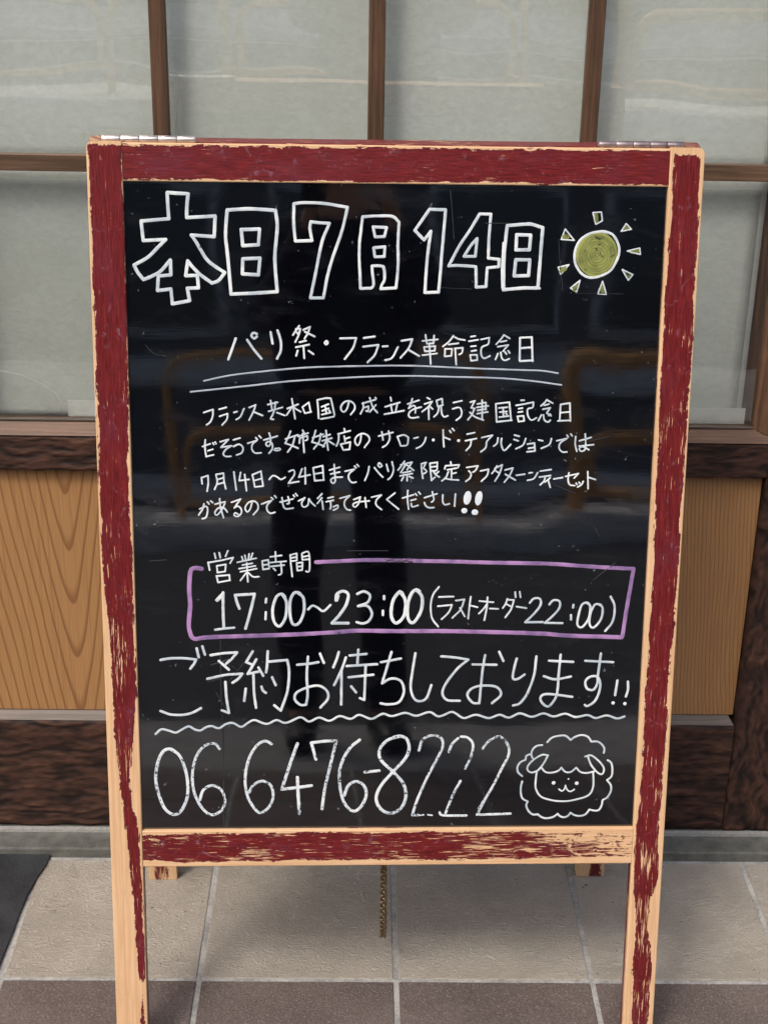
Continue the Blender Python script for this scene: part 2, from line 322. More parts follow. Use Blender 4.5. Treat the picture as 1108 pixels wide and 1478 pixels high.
# ------------------------------------------------------------------ shop front
DY = .375
wall = empty('shop_wall', (0, .5, 0), label='pale plaster shop wall around the timber sliding door', cat='wall')
box('wall_panel', (-6, .0, -.02), (-1.7, .2, 3.6), MAT_PLASTER, wall); box('wall_panel', (.80, 0, -.02), (6, .2, 3.6), MAT_PLASTER, wall); box('lintel', (-1.698, -.06, 2.1), (.798, .2, 3.6), MAT_PLASTER, wall)
box('door_sill', (-1.7, .305, -.02), (.80, .49, .0165), MAT_SILL, bev=.003, seg=2, kind='structure')
door = empty('timber_door', (0, DY, 0), label='timber lattice door with frosted panes above a light wood panel, behind the sign', cat='door')
def local(o): return o
def rough_beam(name, x0, x1, z0, z1, d0, axis, amp=.0035, seed=0, step=.0028):
    nx = max(2, int((x1 - x0) / step)); nz = max(2, int((z1 - z0) / step)); vs = []; rel = []; fs = []
    for i in range(nx + 1):
        for j in range(nz + 1):
            x = x0 + (x1 - x0) * i / nx; z = z0 + (z1 - z0) * j / nz
            if axis == 'x': p = Vector((x * 17, z * 120, seed)); p2 = Vector((x * 55, z * 300, seed + 9)); pw = Vector((x * 16, z * 24, seed + 3))
            else: p = Vector((x * 95, z * 26, seed)); p2 = Vector((x * 210, z * 80, seed + 9)); pw = Vector((x * 26, z * 24, seed + 3))
            wv = noise.noise(pw) * (.75 if axis == 'x' else .9)
            if axis == 'x': p.y += wv * 1.6; p2.y += wv * 2.5
            else: p.x += wv * 2.2; p2.x += wv * 3.2
            n = .62 * noise.noise(p) + .42 * noise.noise(p2)
            n = max(-1, min(1, n * 1.9)); g = .5 + .5 * n
            ej = min(j, nz - j) if axis == 'x' else min(i, nx - i)
            zz, xx = z, x
            rag = noise.noise(Vector((x * 40, 3.3, seed))) if axis == 'x' else noise.noise(Vector((z * 40, 3.3, seed)))
            if axis == 'x' and j == 0: zz = z + rag * .0025
            if axis != 'x' and i == 0: xx = x + rag * .0025
            yy = -d0 - amp * g + (.004 if ej == 0 else 0)
            vs.append((xx, yy, zz)); rel.append(g)
    H = nz + 1
    for i in range(nx):
        for j in range(nz): fs.append((i * H + j, (i + 1) * H + j, (i + 1) * H + j + 1, i * H + j + 1))
    # side skirts so the beam has real depth
    b = len(vs); per = [i * H for i in range(nx + 1)] + [nx * H + j for j in range(1, H)] + [i * H + nz for i in range(nx - 1, -1, -1)] + [j for j in range(nz - 1, 0, -1)]
    for p in per: vs.append((vs[p][0], .03, vs[p][2])); rel.append(.2)
    n = len(per)
    for k in range(n): fs.append((per[k], b + k, b + (k + 1) % n, per[(k + 1) % n]))
    me = bpy.data.meshes.new(name); me.from_pydata(vs, [], fs); at = me.attributes.new('relief', 'FLOAT', 'POINT'); at.data.foreach_set('value', rel); me.update()
    me.polygons.foreach_set('use_smooth', [True] * len(me.polygons))
    return link(name, me, MAT_ROUGH, door)
def dbox(name, x0, x1, z0, z1, y0, y1, mat, bev=.0012, parent=None, **k): return box(name, (x0, y0, z0), (x1, y1, z1), mat, parent or door, bev, 1, **k)
XR = .5785
rough_beam('middle_rail', -1.62, XR + .001, .6835, .7435, .006, 'x', seed=1)
rough_beam('bottom_rail', -1.62, XR + .001, .0185, .2295, .004, 'x', .004, seed=22, step=.0034)
rough_beam('stile', XR + .0015, .76, .0185, .7435, .0045, 'z', .004, seed=41, step=.0034)
dbox('stile', .6, .76, .744, 2.09, -.012, .03, MAT_MOULD_V); dbox('stile', -1.69, -1.622, .0185, 2.09, -.012, .03, MAT_MOULD_V); dbox('top_rail', -1.62, .598, 1.99, 2.09, -.01, .03, MAT_MOULD)
dbox('threshold_strip', -1.69, .76,   .0168, .0225, -.0235, -.0145, MAT_STEEL, 0)
# bead below the light panel, mitred towards the stile
def prism(name, poly_front, poly_back, mat, **k):
    bm = bmesh.new(); a = [bm.verts.new(p) for p in poly_front]; b = [bm.verts.new(p) for p in poly_back]
    bm.faces.new(a); bm.faces.new(b[::-1]); n = len(a)
    for i in range(n): bm.faces.new((a[(i + 1) % n], a[i], b[i], b[(i + 1) % n]))
    bmesh.ops.recalc_face_normals(bm, faces=bm.faces); return from_bm(name, bm, mat, door, **k)
prism('bead', [(-1.62, -.004, .2300), (.578, -.004, .2300), (.570, .008, .2425), (-1.62, .008, .2425)], [(-1.62, .024, .2300), (.578, .024, .2300), (.570, .024, .2425), (-1.62, .024, .2425)], MAT_BEAD)
for x0, x1, m in ((-1.62, -.79, MAT_PANEL_M), (-.789, -.34, MAT_PANEL_L), (-.339, .25, MAT_PANEL_M), (.251, XR, MAT_PANEL_R)):
    dbox('panel_board', x0, x1, .2428, .6832, .010, .022, m, .0006)
# sill moulding and right moulding of the window (mitred corner), sloping inward
prism('sill_moulding', [(-1.62, -.010, .7442), (.597, -.010, .7442), (.553, .006, .7625), (-1.62, .006, .7625)], [(-1.62, .03, .7442), (.597, .03, .7442), (.553, .03, .7625), (-1.62, .03, .7625)], MAT_MOULD)
prism('side_moulding', [(.5985, -.010, .745), (.5985, -.010, 1.989), (.552, .006, 1.989), (.552, .006, .7635)], [(.5985, .03, .745), (.5985, .03, 1.989), (.552, .03, 1.989), (.552, .03, .7635)], MAT_MOULD_V)
# thin dark glazing bead on the sill
dbox('glazing_bead', -1.62, .5515, .763, .7665, .004, .013, fine_wood('dark_bead', (.07, .055, .042), (.12, .095, .075), (.04, .03, .024), 'x'), .0006)
for zz in (1.160, 1.55, 1.95):
    xs = [-1.62] + [-.0465 - .3075 * k for k in (5, 4, 3, 2, 1, 0)] + [.2615, .5515]
    for a, b in zip(xs[:-1], xs[1:]):
        dbox('lattice_bar', a + (.0122 if a > -1.6 else 0), b - (.0122 if b < .55 else 0), zz - .0118, zz + .0122, .0015, .014, MAT_BAR_H, .001)
for k in (5, 4, 3, 2, 1, 0, -1):
    xm = -.0462 - .3075 * k
    for z0, z1 in ((.7675, 1.9895),):
        dbox('lattice_bar', xm - .0118, xm + .0118, z0, z1, 0, .014, MAT_BAR_V, .0012)
pane_x = [-1.62] + [-.0462 - .3075 * k for k in (5, 4, 3, 2, 1, 0, -1)] + [.5515]
for a, b in zip(pane_x[:-1], pane_x[1:]):
    for z0, z1 in ((.764, 1.159), (1.161, 1.549), (1.551, 1.985)):
        dbox('glass_pane', a + .0004, b - .0004, z0, z1, .0145, .0175, MAT_GLASS, 0)
scr = empty('window_screen', (0, DY, 0), label='pale grey paper screen hung close behind the window panes', cat='screen')
def wavy(name, x0, x1, z0, z1, y, mat, amp=.0015, nx=60, nz=30):
    vs = [(x0 + (x1 - x0) * i / nx, y + amp * noise.noise(Vector((i * .35, j * .18, x0 + z0))), z0 + (z1 - z0) * j / nz) for i in range(nx + 1) for j in range(nz + 1)]
    fs = [(i * (nz + 1) + j, (i + 1) * (nz + 1) + j, (i + 1) * (nz + 1) + j + 1, i * (nz + 1) + j + 1) for i in range(nx) for j in range(nz)]
    me = bpy.data.meshes.new(name); me.from_pydata(vs, [], fs); me.update(); me.polygons.foreach_set('use_smooth', [True] * len(me.polygons))
    o = link(name, me, mat, scr); s = o.modifiers.new('thick', 'SOLIDIFY'); s.thickness = .0012; return o
wavy('upper_sheet', -1.66, .540, 1.15, 2.05, .044, MAT_SCREEN, nx=160)
wavy('lower_backing', -1.66, .541, .755, 1.149, .0445, MAT_STRIP, nx=120)
wavy('lower_sheet', -1.66, .532, .758, 1.130, .0425, MAT_FILM, nx=120)
box('paper_strip', (-.523, .0375, .752), (.5455, .0385, .786), MAT_STRIP, scr)
bm = bmesh.new(); tube_mesh(bm, [(-.66 + .005, .0185, .842), (-.62, .0185, .840), (-.585, .0185, .832), (-.555, .0185, .818), (-.535, .0185, .803), (-.529, .0185, .790), (-.532, .0185, .772)], .0007, 5)
from_bm('glue_trace', bm, MAT_STRIP, scr, True)
box('inner_jamb', (.50, .055, .70), (.62, .075, 2.05), MAT_MOULD_V, scr)
box('inner_wall', (-1.7, .11, -.02), (.8, .12, 2.1), MAT_SLATE, wall)

# ------------------------------------------------------------------ the A-board
SB = empty('chalkboard_sign', (-.016828, -.149288, 0), math.atan2(.0221032, .99975569), label='black A-board with chipped red frame and white handwriting, on the tiles before the door', cat='sign board')
st, ct = math.sin(.16689609), math.cos(.16689609)
def front(u, v, d): return Vector((u, v * st - d * ct, v * ct + d * st))          # d > 0 is towards the viewer
B_TOP = Vector((0, 1.262 * st + .021 * ct + .003, 1.262 * ct - .021 * st)); B_FOOT = Vector((0, .401, 0)); bd = (B_TOP - B_FOOT); BL = bd.length; bd.normalize(); bn = Vector((0, bd.z, -bd.y))
def back(u, v, d): return B_FOOT + Vector((u, 0, 0)) + bd * v - bn * d             # d > 0 towards the front leaf
LW = [(1.239, 0.07, 0.947), (1.156, 0.107, 0.964), (1.096, 0.09, 0.973), (1.009, 0.093, 0.972), (0.957, 0.076, 0.952), (0.885, 0.075, 0.925), (0.83, 0.048, 0.904), (0.775, 0.076, 0.914), (0.738, 0.081, 0.934), (0.681, 0.108, 0.931), (0.643, 0.167, 0.912), (0.585, 0.18, 0.93), (0.546, 0.242, 0.951), (0.506, 0.255, 0.882), (0.467, 0.284, 0.775), (0.427, 0.363, 0.696), (0.386, 0.416, 0.713), (0.345, 0.46, 0.9), (0.304, 0.566, 0.929), (0.241, 0.649, 0.928), (0.167, 0.75, 0.938), (0.124, 0.789, 0.937), (0.1, 0.875, 0.896), (0.075, 0.781, 0.875), (0.05, 0.747, 0.874)]
RW = [(1.247, 0.121, 0.869), (1.162, 0.094, 0.887), (1.102, 0.074, 0.907), (1.014, 0.059, 0.922), (0.924, 0.058, 0.903), (0.832, 0.075, 0.849), (0.776, 0.077, 0.846), (0.719, 0.049, 0.816), (0.642, 0.1, 0.84), (0.583, 0.16, 0.86), (0.504, 0.149, 0.812), (0.443, 0.18, 0.83), (0.381, 0.172, 0.859), (0.319, 0.189, 0.937), (0.276, 0.082, 0.888), (0.234, 0.333, 0.823), (0.202, 0.354, 0.75), (0.125, 0.16, 0.777), (0.039, 0.208, 0.688)]
def interp(K, v):
    K = sorted(K)
    if v <= K[0][0]: return K[0][1:]
    for a, b in zip(K[:-1], K[1:]):
        if v <= b[0]:
            f = (v - a[0]) / (b[0] - a[0]); return tuple(a[i] + (b[i] - a[i]) * f for i in range(1, len(a)))
    return K[-1][1:]
def member(name, u0, u1, v0, v1, axis, thick, pf, leaf, fl=lambda s, l: 0, parent=None, ch=.0016, nc=20, step=.009, round_end=None, d0=0.0, **k):
    """one frame timber; across a, along l; pf(a, l, d) gives paint in mm from its edge, >0 painted"""
    wd, ln = (u1 - u0, v1 - v0) if axis == 'v' else (v1 - v0, u1 - u0)
    ring = [(0, -ch)] + [(.3 * ch, -.3 * ch)] + [(ch + (wd - 2 * ch) * i / nc, 0) for i in range(nc + 1)] + [(wd - .3 * ch, -.3 * ch), (wd, -ch), (wd, -thick / 2), (wd, -thick + ch), (wd - ch, -thick), (wd / 2, -thick), (ch, -thick), (0, -thick + ch), (0, -thick / 2)]
    ns = max(4, int(ln / step)); ls = [ln * i / ns for i in range(ns + 1)]
    if round_end: ls = [l for l in ls if l < ln - .009] + [ln - .009 + .009 * math.sin(R(a)) for a in range(0, 91, 15)]
    vs, P, F, UV = [], [], [], []
    for l in ls:
        for a, d in ring:
            aa = a
            if round_end:
                t = (l - (ln - .009)) / .009
                if t > 0:
                    c = .009 * (1 - math.sqrt(max(0, 1 - t * t)))
                    aa = max(a, c) if round_end == 'lo' else min(a, wd - c)
            # timbers are never dead straight or sharp
            wob = .0003 * noise.noise(Vector((l * 22, aa * 30, u0 * 5 + v0)))
            u, v = (u0 + aa, v0 + l) if axis == 'v' else (u0 + l, v0 + aa)
            p = leaf(u, v, d0 + d + (wob if d > -.001 else 0)); vs.append(p)
            P.append(max(-12, min(12, pf(aa, l, d, u, v)))); F.append(fl(aa, l)); UV.append((aa + (-d if d < -ch * .9 else 0), l))
    n = len(ring); fs = []
    for i in range(len(ls) - 1):
        for j in range(n): fs.append((i * n + j, i * n + (j + 1) % n, (i + 1) * n + (j + 1) % n, (i + 1) * n + j))
    fs.append(tuple(range(n))[::-1]); fs.append(tuple((len(ls) - 1) * n + j for j in range(n)))
    me = bpy.data.meshes.new(name); me.from_pydata(vs, [], fs)
    bm = bmesh.new(); bm.from_mesh(me); bmesh.ops.recalc_face_normals(bm, faces=bm.faces); bm.to_mesh(me); bm.free()
    for nm, arr in (('paint', P), ('flake', F)): at = me.attributes.new(nm, 'FLOAT', 'POINT'); at.data.foreach_set('value', arr)
    uvl = me.uv_layers.new(name='grain')
    for lp in me.loops: uvl.data[lp.index].uv = UV[lp.vertex_index]
    return link(name, me, MAT_PAINT, parent or SB, **k)
W2, WS, T = .3825, .0437, .021
def stile_paint(K, outer_low):
    def f(a, l, d, u, v):
        s = a / WS if outer_low else 1 - a / WS
        lo, hi = interp(K, v)
        x = min(s - lo, hi - s) * 43.7 + (1.6 if hi > .935 and s > .6 else 0)
        if d < -.0017:                                   # sides: inner one keeps its paint, outer one is worn
            return 3.0 if s > .5 else -6
        top = (1.262 - v) * 1000 - (4.5 if outer_low else 9)
        return min(x, top)
    return f
def bl(a, l): return 0
def fl_left(a, l): return .30 + .17 * max(0, min(1, (1.0 - l) / .3)) if l > .3 else .40
def fl_right(a, l): return .42 if l > .6 else .50 if l > .3 else .60
member('stile', -W2, -W2 + WS, 0, 1.262, 'v', T, stile_paint(LW, True), front, fl_left, round_end='lo', label='left upright of the front frame, red paint worn to a narrow strip near the floor')
member('stile', W2 - WS, W2, 0, 1.262, 'v', T, stile_paint(RW, False), front, fl_right, round_end='hi', label='right upright of the front frame with pale wood showing along both edges')
def top_paint(a, l, d, u, v):
    if d < -.0017: return 3 if a < .02 else -5
    return min(a * 1000 - 2.4, (.0470 - a) * 1000 - 3.4)
def bot_paint(a, l, d, u, v):
    if d < -.0017: return -4 if a < .02 else 3
    e = 3.0 * max(0, (u - .12) / .2) + 1.5 * max(0, (-u - .28) / .05)
    return min(a * 1000 - 8, (.0545 - a) * 1000 - 4.5, 3.2) - e
member('top_rail', -W2 + WS + .0004, W2 - WS - .0004, 1.2140, 1.2605, 'u', T, top_paint, front, lambda a, l: .34, d0=-.0006)
member('bottom_rail', -W2 + WS + .0004, W2 - WS - .0004, .2905, .3445, 'u', T, bot_paint, front, lambda a, l: .62 + .15 * max(0, min(1, (l - .42) / .15)), d0=-.0006)
# back leaf
pb = lambda a, l, d, u, v: 6 - 1.0 * (l < .05) * 6
def foot_paint(sgn):
    def f(a, l, d, u, v):
        s = a / WS
        return (min(s - .45, .95 - s) * 40 if sgn > 0 else min(s - .2, .8 - s) * 30) - 2 if l < .2 else 4
    return f
member('back_leg', -W2, -W2 + .047, 0, BL, 'v', T, foot_paint(-1), back, lambda a, l: .8)
member('back_leg', W2 - .047, W2, 0, BL, 'v', T, foot_paint(1), back, lambda a, l: .6)
member('back_rail', -W2 + .0474, W2 - .0474, BL - .05, BL - .001, 'u', T, lambda a, l, d, u, v: 5 if d < -.0017 else 3, back, lambda a, l: .5, d0=-.0006)
member('back_rail', -W2 + .0474, W2 - .0474, .29, .344, 'u', T, lambda a, l, d, u, v: 2, back, lambda a, l: .7, d0=-.0006)

# ---- black panel
def board_mat():
    t = NT('glossy_black_board')
    lo = t.noise(t.coord('Object', (3.2, 3.2, 2.2)), 1, 2, .4); brush = t.noise(t.coord('Object', (260, 20, 7)), 1, 4, .6); brushh = t.noise(t.coord('Object', (5, 60, 60)), 1, 4, .6)
    sm = t.noise(t.coord('Object', (8, 8, 26), rot=(0, R(9), 0)), 1, 6, .7, 1.2); fine = t.noise(t.coord('Object', (420, 420, 420)), 1, 2, .5)
    sp = t.noise(t.coord('Object', (150, 150, 150)), 1, 2, .5)
    c = t.mix(t.math('MULTIPLY', t.ramp(sm, .48, .80), .6), (.0015, .0018, .003), (.014, .0155, .0195))
    dust = t.math('MULTIPLY', t.ramp(sp, .715, .76), t.ramp(sm, .42, .60))
    c = t.mix(t.math('MULTIPLY', dust, .7), c, (.22, .24, .26))
    b1 = t.bump(lo, .10, .03); b2 = t.bump(brushh, .05, .0004, b1)
    rg = t.math('ADD', t.math('MULTIPLY', t.ramp(sm, .4, .8), .07), .03)
    b = t.bsdf(c, rg, b2, spec=1.0); [setattr(x.inputs['IOR'], 'default_value', 1.64) for x in t.t.nodes if x.type == 'BSDF_PRINCIPLED']
    return b
MAT_BOARD = board_mat()
REC = -.007
def sheet(name, u0, u1, v0, v1, d, th, mat, leaf, parent):
    vs = [leaf(u, v, dd) for dd in (d, d - th) for u, v in ((u0, v0), (u1, v0), (u1, v1), (u0, v1))]
    me = bpy.data.meshes.new(name); me.from_pydata(vs, [], [(0, 1, 2, 3), (7, 6, 5, 4), (0, 4, 5, 1), (1, 5, 6, 2), (2, 6, 7, 3), (3, 7, 4, 0)]); me.update()
    bm = bmesh.new(); bm.from_mesh(me); bmesh.ops.recalc_face_normals(bm, faces=bm.faces); bm.to_mesh(me); bm.free()
    return link(name, me, mat, parent)
PANEL = sheet('black_panel', -.341, .341, .342, 1.217, REC, .004, MAT_BOARD, front, SB)
sheet('back_panel', -.338, .338, .342, BL - .045, REC, .004, MAT_BOARD, back, SB)

# ---- marker writing on the panel, in tenths of a millimetre on the board: (style, width mm, "u v u v ...")
INK = {
 'head': [
  ('w',4.2,'-2853 12005 -2596 11992'),
  ('w',4.2,'-2596 11992 -2613 11852 -2619 11703'),
  ('w',4.2,'-2619 11703 -2266 11725'),
  ('w',4.2,'-2266 11725 -2282 11472'),
  ('w',4.2,'-2282 11472 -2567 11489'),
  ('w',4.2,'-2567 11489 -2501 11393 -2388 11201 -2291 11115 -2156 11028'),
  ('w',4.2,'-2156 11028 -2235 10930 -2318 10895'),
  ('w',4.2,'-2318 10895 -2469 11006 -2565 11103 -2617 11170'),
  ('w',4.2,'-2617 11170 -2646 10985'),
  ('w',4.2,'-2646 10985 -2499 10991'),
  ('w',4.2,'-2499 10991 -2488 10835'),
  ('w',4.2,'-2488 10835 -2629 10830'),
  ('w',4.2,'-2629 10830 -2603 10673'),
  ('w',4.2,'-2603 10673 -2820 10632'),
  ('w',4.2,'-2820 10632 -2835 10818'),
  ('w',4.2,'-2835 10818 -3002 10797'),
  ('w',4.2,'-3002 10797 -2988 10979'),
  ('w',4.2,'-2988 10979 -2831 10994'),
  ('w',4.2,'-2831 10994 -2833 11178'),
  ('w',4.2,'-2833 11178 -2957 11041 -3066 10978 -3175 10933'),
  ('w',4.2,'-3175 10933 -3240 11019 -3287 11112'),
  ('w',4.2,'-3287 11112 -3109 11214 -2989 11331 -2885 11432'),
  ('w',4.2,'-2885 11432 -3165 11416'),
  ('w',4.2,'-3165 11416 -3184 11655'),
  ('w',4.2,'-3184 11655 -2841 11687'),
  ('w',4.2,'-2841 11687 -2849 11849 -2853 12005'),
  ('w',4.2,'-2116 11799 -1834 11817 -1514 11801'),
  ('w',4.2,'-1514 11801 -1495 11595 -1527 11208 -1500 10795'),
  ('w',4.2,'-1500 10795 -1786 10774 -2081 10760'),
  ('w',4.2,'-2081 10760 -2114 11203 -2139 11493 -2116 11799'),
  ('w',4.2,'-1944 11562 -1716 11570'),
  ('w',4.2,'-1716 11570 -1731 11377'),
  ('w',4.2,'-1731 11377 -1927 11364'),
  ('w',4.2,'-1927 11364 -1944 11562'),
  ('w',4.2,'-1928 11201 -1713 11211'),
  ('w',4.2,'-1713 11211 -1734 11003'),
  ('w',4.2,'-1734 11003 -1936 11015'),
  ('w',4.2,'-1936 11015 -1928 11201'),
  ('w',3.7,'-1287 11884 -1174 11900 -902 11891 -619 11848'),
  ('w',3.7,'-619 11848 -686 11564 -841 11098 -919 10721'),
  ('w',3.7,'-919 10721 -1081 10720'),
  ('w',3.7,'-1081 10720 -1018 11018 -940 11407 -843 11649'),
  ('w',3.7,'-843 11649 -950 11654 -1077 11666'),
  ('w',3.7,'-1077 11666 -1087 11579 -1061 11435'),
  ('w',3.7,'-1061 11435 -1269 11427'),
  ('w',3.7,'-1269 11427 -1288 11635 -1287 11884'),
  ('w',3.5,'-429 11735 -257 11745 -61 11743 28 11671'),
  ('w',3.5,'28 11671 18 11416 22 11124 0 10854'),
  ('w',3.5,'0 10854 -192 10841'),
  ('w',3.5,'-192 10841 -179 10898 -150 10947 -147 11045 -162 11119'),
  ('w',3.5,'-162 11119 -211 11130 -306 11126'),
  ('w',3.5,'-306 11126 -299 11024 -284 10887 -317 10848'),
  ('w',3.5,'-317 10848 -449 10843'),
  ('w',3.5,'-449 10843 -469 11315 -451 11547 -429 11735'),
  ('w',3.5,'-298 11610 -128 11604'),
  ('w',3.5,'-128 11604 -156 11492'),
  ('w',3.5,'-156 11492 -270 11487'),
  ('w',3.5,'-270 11487 -298 11610'),
  ('w',3.5,'-288 11351 -145 11366'),
  ('w',3.5,'-145 11366 -153 11244'),
  ('w',3.5,'-153 11244 -271 11239'),
  ('w',3.5,'-271 11239 -288 11351'),
  ('w',3.7,'408 11834 608 11830'),
  ('w',3.7,'608 11830 575 11324 542 10805'),
  ('w',3.7,'542 10805 367 10798'),
  ('w',3.7,'367 10798 389 11225 429 11564'),
  ('w',3.7,'429 11564 346 11454'),
  ('w',3.7,'346 11454 226 11572'),
  ('w',3.7,'226 11572 408 11834'),
  ('w',3.6,'1037 11783 1179 11782'),
  ('w',3.6,'1179 11782 1163 11504 1160 11236'),
  ('w',3.6,'1160 11236 1298 11222'),
  ('w',3.6,'1298 11222 1296 11131'),
  ('w',3.6,'1296 11131 1150 11114'),
  ('w',3.6,'1150 11114 1141 10879'),
  ('w',3.6,'1141 10879 1017 10870'),
  ('w',3.6,'1017 10870 1007 11126'),
  ('w',3.6,'1007 11126 912 11136 769 11142 661 11134'),
  ('w',3.6,'661 11134 795 11392 917 11579 1037 11783'),
  ('w',3.6,'1014 11479 996 11257'),
  ('w',3.6,'996 11257 853 11255'),
  ('w',3.6,'853 11255 937 11393 1014 11479'),
  ('w',4.1,'1388 11642 1577 11659 1687 11663 1839 11621'),
  ('w',4.1,'1839 11621 1825 11354 1802 10868'),
  ('w',4.1,'1802 10868 1603 10864 1365 10841'),
  ('w',4.1,'1365 10841 1360 11272 1388 11642'),
  ('w',4.1,'1510 11530 1689 11527'),
  ('w',4.1,'1689 11527 1679 11345'),
  ('w',4.1,'1679 11345 1508 11341'),
  ('w',4.1,'1508 11341 1510 11530'),
  ('w',4.1,'1509 11219 1687 11220'),
  ('w',4.1,'1687 11220 1678 11022'),
  ('w',4.1,'1678 11022 1495 11015'),
  ('w',4.1,'1495 11015 1509 11219'),
  ('w',2.6,'1347 11428 1337 11116 1348 10865'),
  ('w',2.6,'1595 10857 1827 10862'),
 ],
 'sun': [
  ('w',3.2,'2597 11582 2727 11542 2805 11416 2817 11304 2773 11177 2678 11063 2494 11002 2362 11046 2271 11173 2257 11327 2316 11468 2441 11553 2597 11582 2669 11569'),
  ('w',1.8,'2465 11811 2571 11819'),
  ('w',1.8,'2571 11819 2588 11714'),
  ('w',1.8,'2588 11714 2507 11668'),
  ('w',1.8,'2507 11668 2465 11811'),
  ('w',1.8,'2832 11584 2892 11680'),
  ('w',1.8,'2892 11680 2960 11611'),
  ('w',1.8,'2960 11611 2832 11584'),
  ('w',1.8,'2923 11340 3079 11377'),
  ('w',1.8,'3079 11377 3090 11299'),
  ('w',1.8,'3090 11299 2923 11340'),
  ('w',1.8,'2870 11107 3007 11045'),
  ('w',1.8,'3007 11045 2953 10973'),
  ('w',1.8,'2953 10973 2870 11107'),
  ('w',1.8,'2625 10957 2679 10794'),
  ('w',1.8,'2679 10794 2572 10800'),
  ('w',1.8,'2572 10800 2625 10957'),
  ('w',1.8,'2337 10968 2300 10822'),
  ('w',1.8,'2300 10822 2219 10868'),
  ('w',1.8,'2219 10868 2337 10968'),
  ('w',1.8,'2051 11129 2186 11161'),
  ('w',1.8,'2186 11161 2087 11041'),
  ('w',1.8,'2087 11041 2051 11129'),
  ('w',1.8,'2122 11606 2242 11467'),
  ('w',1.8,'2242 11467 2076 11477'),
  ('w',1.8,'2076 11477 2122 11606'),
  ('z',6.0,'2502 11776 2508 11714'),
  ('z',6.0,'2893 11648 2902 11620'),
  ('z',6.0,'3052 11348 2988 11336'),
  ('z',6.0,'2968 11023 2930 11058'),
  ('z',6.0,'2631 10836 2628 10893'),
  ('z',6.0,'2270 10854 2304 10890'),
  ('z',6.0,'2088 11079 2137 11115'),
  ('z',6.0,'2107 11515 2150 11508'),
 ],
 'title': [
  ('w',3.1,'-2028 10201 -2083 10048 -2126 9933'),
  ('w',3.1,'-1885 10183 -1801 10060 -1706 9945'),
  ('w',3.1,'-1761 10226 -1796 10199 -1831 10237 -1803 10273 -1761 10260'),
  ('w',3.1,'-1586 10281 -1562 10138'),
  ('w',3.1,'-1498 10304 -1457 10167 -1461 10043 -1506 9946'),
  ('w',2.4,'-1224 10367 -1304 10248'),
  ('w',2.4,'-1266 10325 -1209 10329'),
  ('w',2.4,'-1209 10329 -1232 10245 -1274 10159'),
  ('w',2.4,'-1255 10283 -1236 10256'),
  ('w',2.4,'-1171 10314 -1087 10353'),
  ('w',2.4,'-1087 10353 -1114 10274 -1156 10203'),
  ('w',2.4,'-1152 10291 -1028 10231'),
  ('w',2.4,'-1219 10157 -1137 10177'),
  ('w',2.4,'-1266 10092 -1098 10127'),
  ('w',2.4,'-1171 10108 -1160 9954'),
  ('w',2.4,'-1244 10050 -1263 9984'),
  ('w',2.4,'-1104 10047 -1043 10005'),
  ('w',2.6,'-879 10175 -858 10152 -879 10129 -900 10151 -879 10175 -865 10167'),
  ('w',2.6,'-703 10210 -499 10215'),
  ('w',2.6,'-499 10215 -540 10087 -644 9946'),
  ('w',2.6,'-403 10216 -263 10236'),
  ('w',2.6,'-410 10105 -214 10129'),
  ('w',2.6,'-214 10129 -261 10002 -351 9905'),
  ('w',2.5,'-161 10110 -98 10114'),
  ('w',2.5,'-127 9935 -38 9967 34 10102'),
  ('w',2.5,'78 10183 218 10206'),
  ('w',2.5,'218 10206 169 10085 70 9967'),
  ('w',2.5,'162 10074 307 9991'),
  ('w',2.2,'346 10184 541 10204'),
  ('w',2.2,'385 10261 403 10149'),
  ('w',2.2,'403 10149 488 10154'),
  ('w',2.2,'488 10154 495 10255'),
  ('w',2.2,'368 10104 382 10050'),
  ('w',2.2,'382 10050 506 10060'),
  ('w',2.2,'506 10060 511 10118'),
  ('w',2.2,'511 10118 368 10104'),
  ('w',2.2,'350 10001 536 10024'),
  ('w',2.2,'434 10149 446 10019 457 9889'),
  ('w',2.2,'610 10114 683 10173 742 10254'),
  ('w',2.2,'737 10250 805 10212 889 10197'),
  ('w',2.2,'684 10140 807 10156'),
  ('w',2.2,'638 10083 635 9987'),
  ('w',2.2,'635 9987 720 9994'),
  ('w',2.2,'720 9994 728 10084'),
  ('w',2.2,'728 10084 638 10083'),
  ('w',2.2,'763 10089 866 10100'),
  ('w',2.2,'866 10100 855 10033 819 10013'),
  ('w',2.2,'768 10089 786 9882'),
  ('w',2.2,'966 10242 1020 10252'),
  ('w',2.2,'941 10184 1057 10203'),
  ('w',2.2,'969 10117 1032 10124'),
  ('w',2.2,'978 10058 1038 10068'),
  ('w',2.2,'963 10007 974 9932'),
  ('w',2.2,'974 9932 1055 9942'),
  ('w',2.2,'1055 9942 1049 10009'),
  ('w',2.2,'1049 10009 963 10007'),
  ('w',2.2,'1097 10207 1200 10230'),
  ('w',2.2,'1200 10230 1189 10147 1111 10109 1102 10023 1138 9965 1216 9997'),
  ('w',2.2,'1388 10267 1345 10204 1292 10146'),
  ('w',2.2,'1388 10267 1463 10223'),
  ('w',2.2,'1350 10178 1422 10194'),
  ('w',2.2,'1314 10115 1448 10138'),
  ('w',2.2,'1448 10138 1383 10059'),
  ('w',2.2,'1318 10029 1289 9952'),
  ('w',2.2,'1354 10043 1370 9969 1409 9940 1465 9962'),
  ('w',2.2,'1406 10052 1429 10021'),
  ('w',2.2,'1448 10064 1469 10035'),
  ('w',2.6,'1596 10233 1601 9941'),
  ('w',2.6,'1596 10233 1746 10241'),
  ('w',2.6,'1746 10241 1768 9933'),
  ('w',2.6,'1600 10098 1753 10111'),
  ('w',2.6,'1606 9932 1770 9942'),
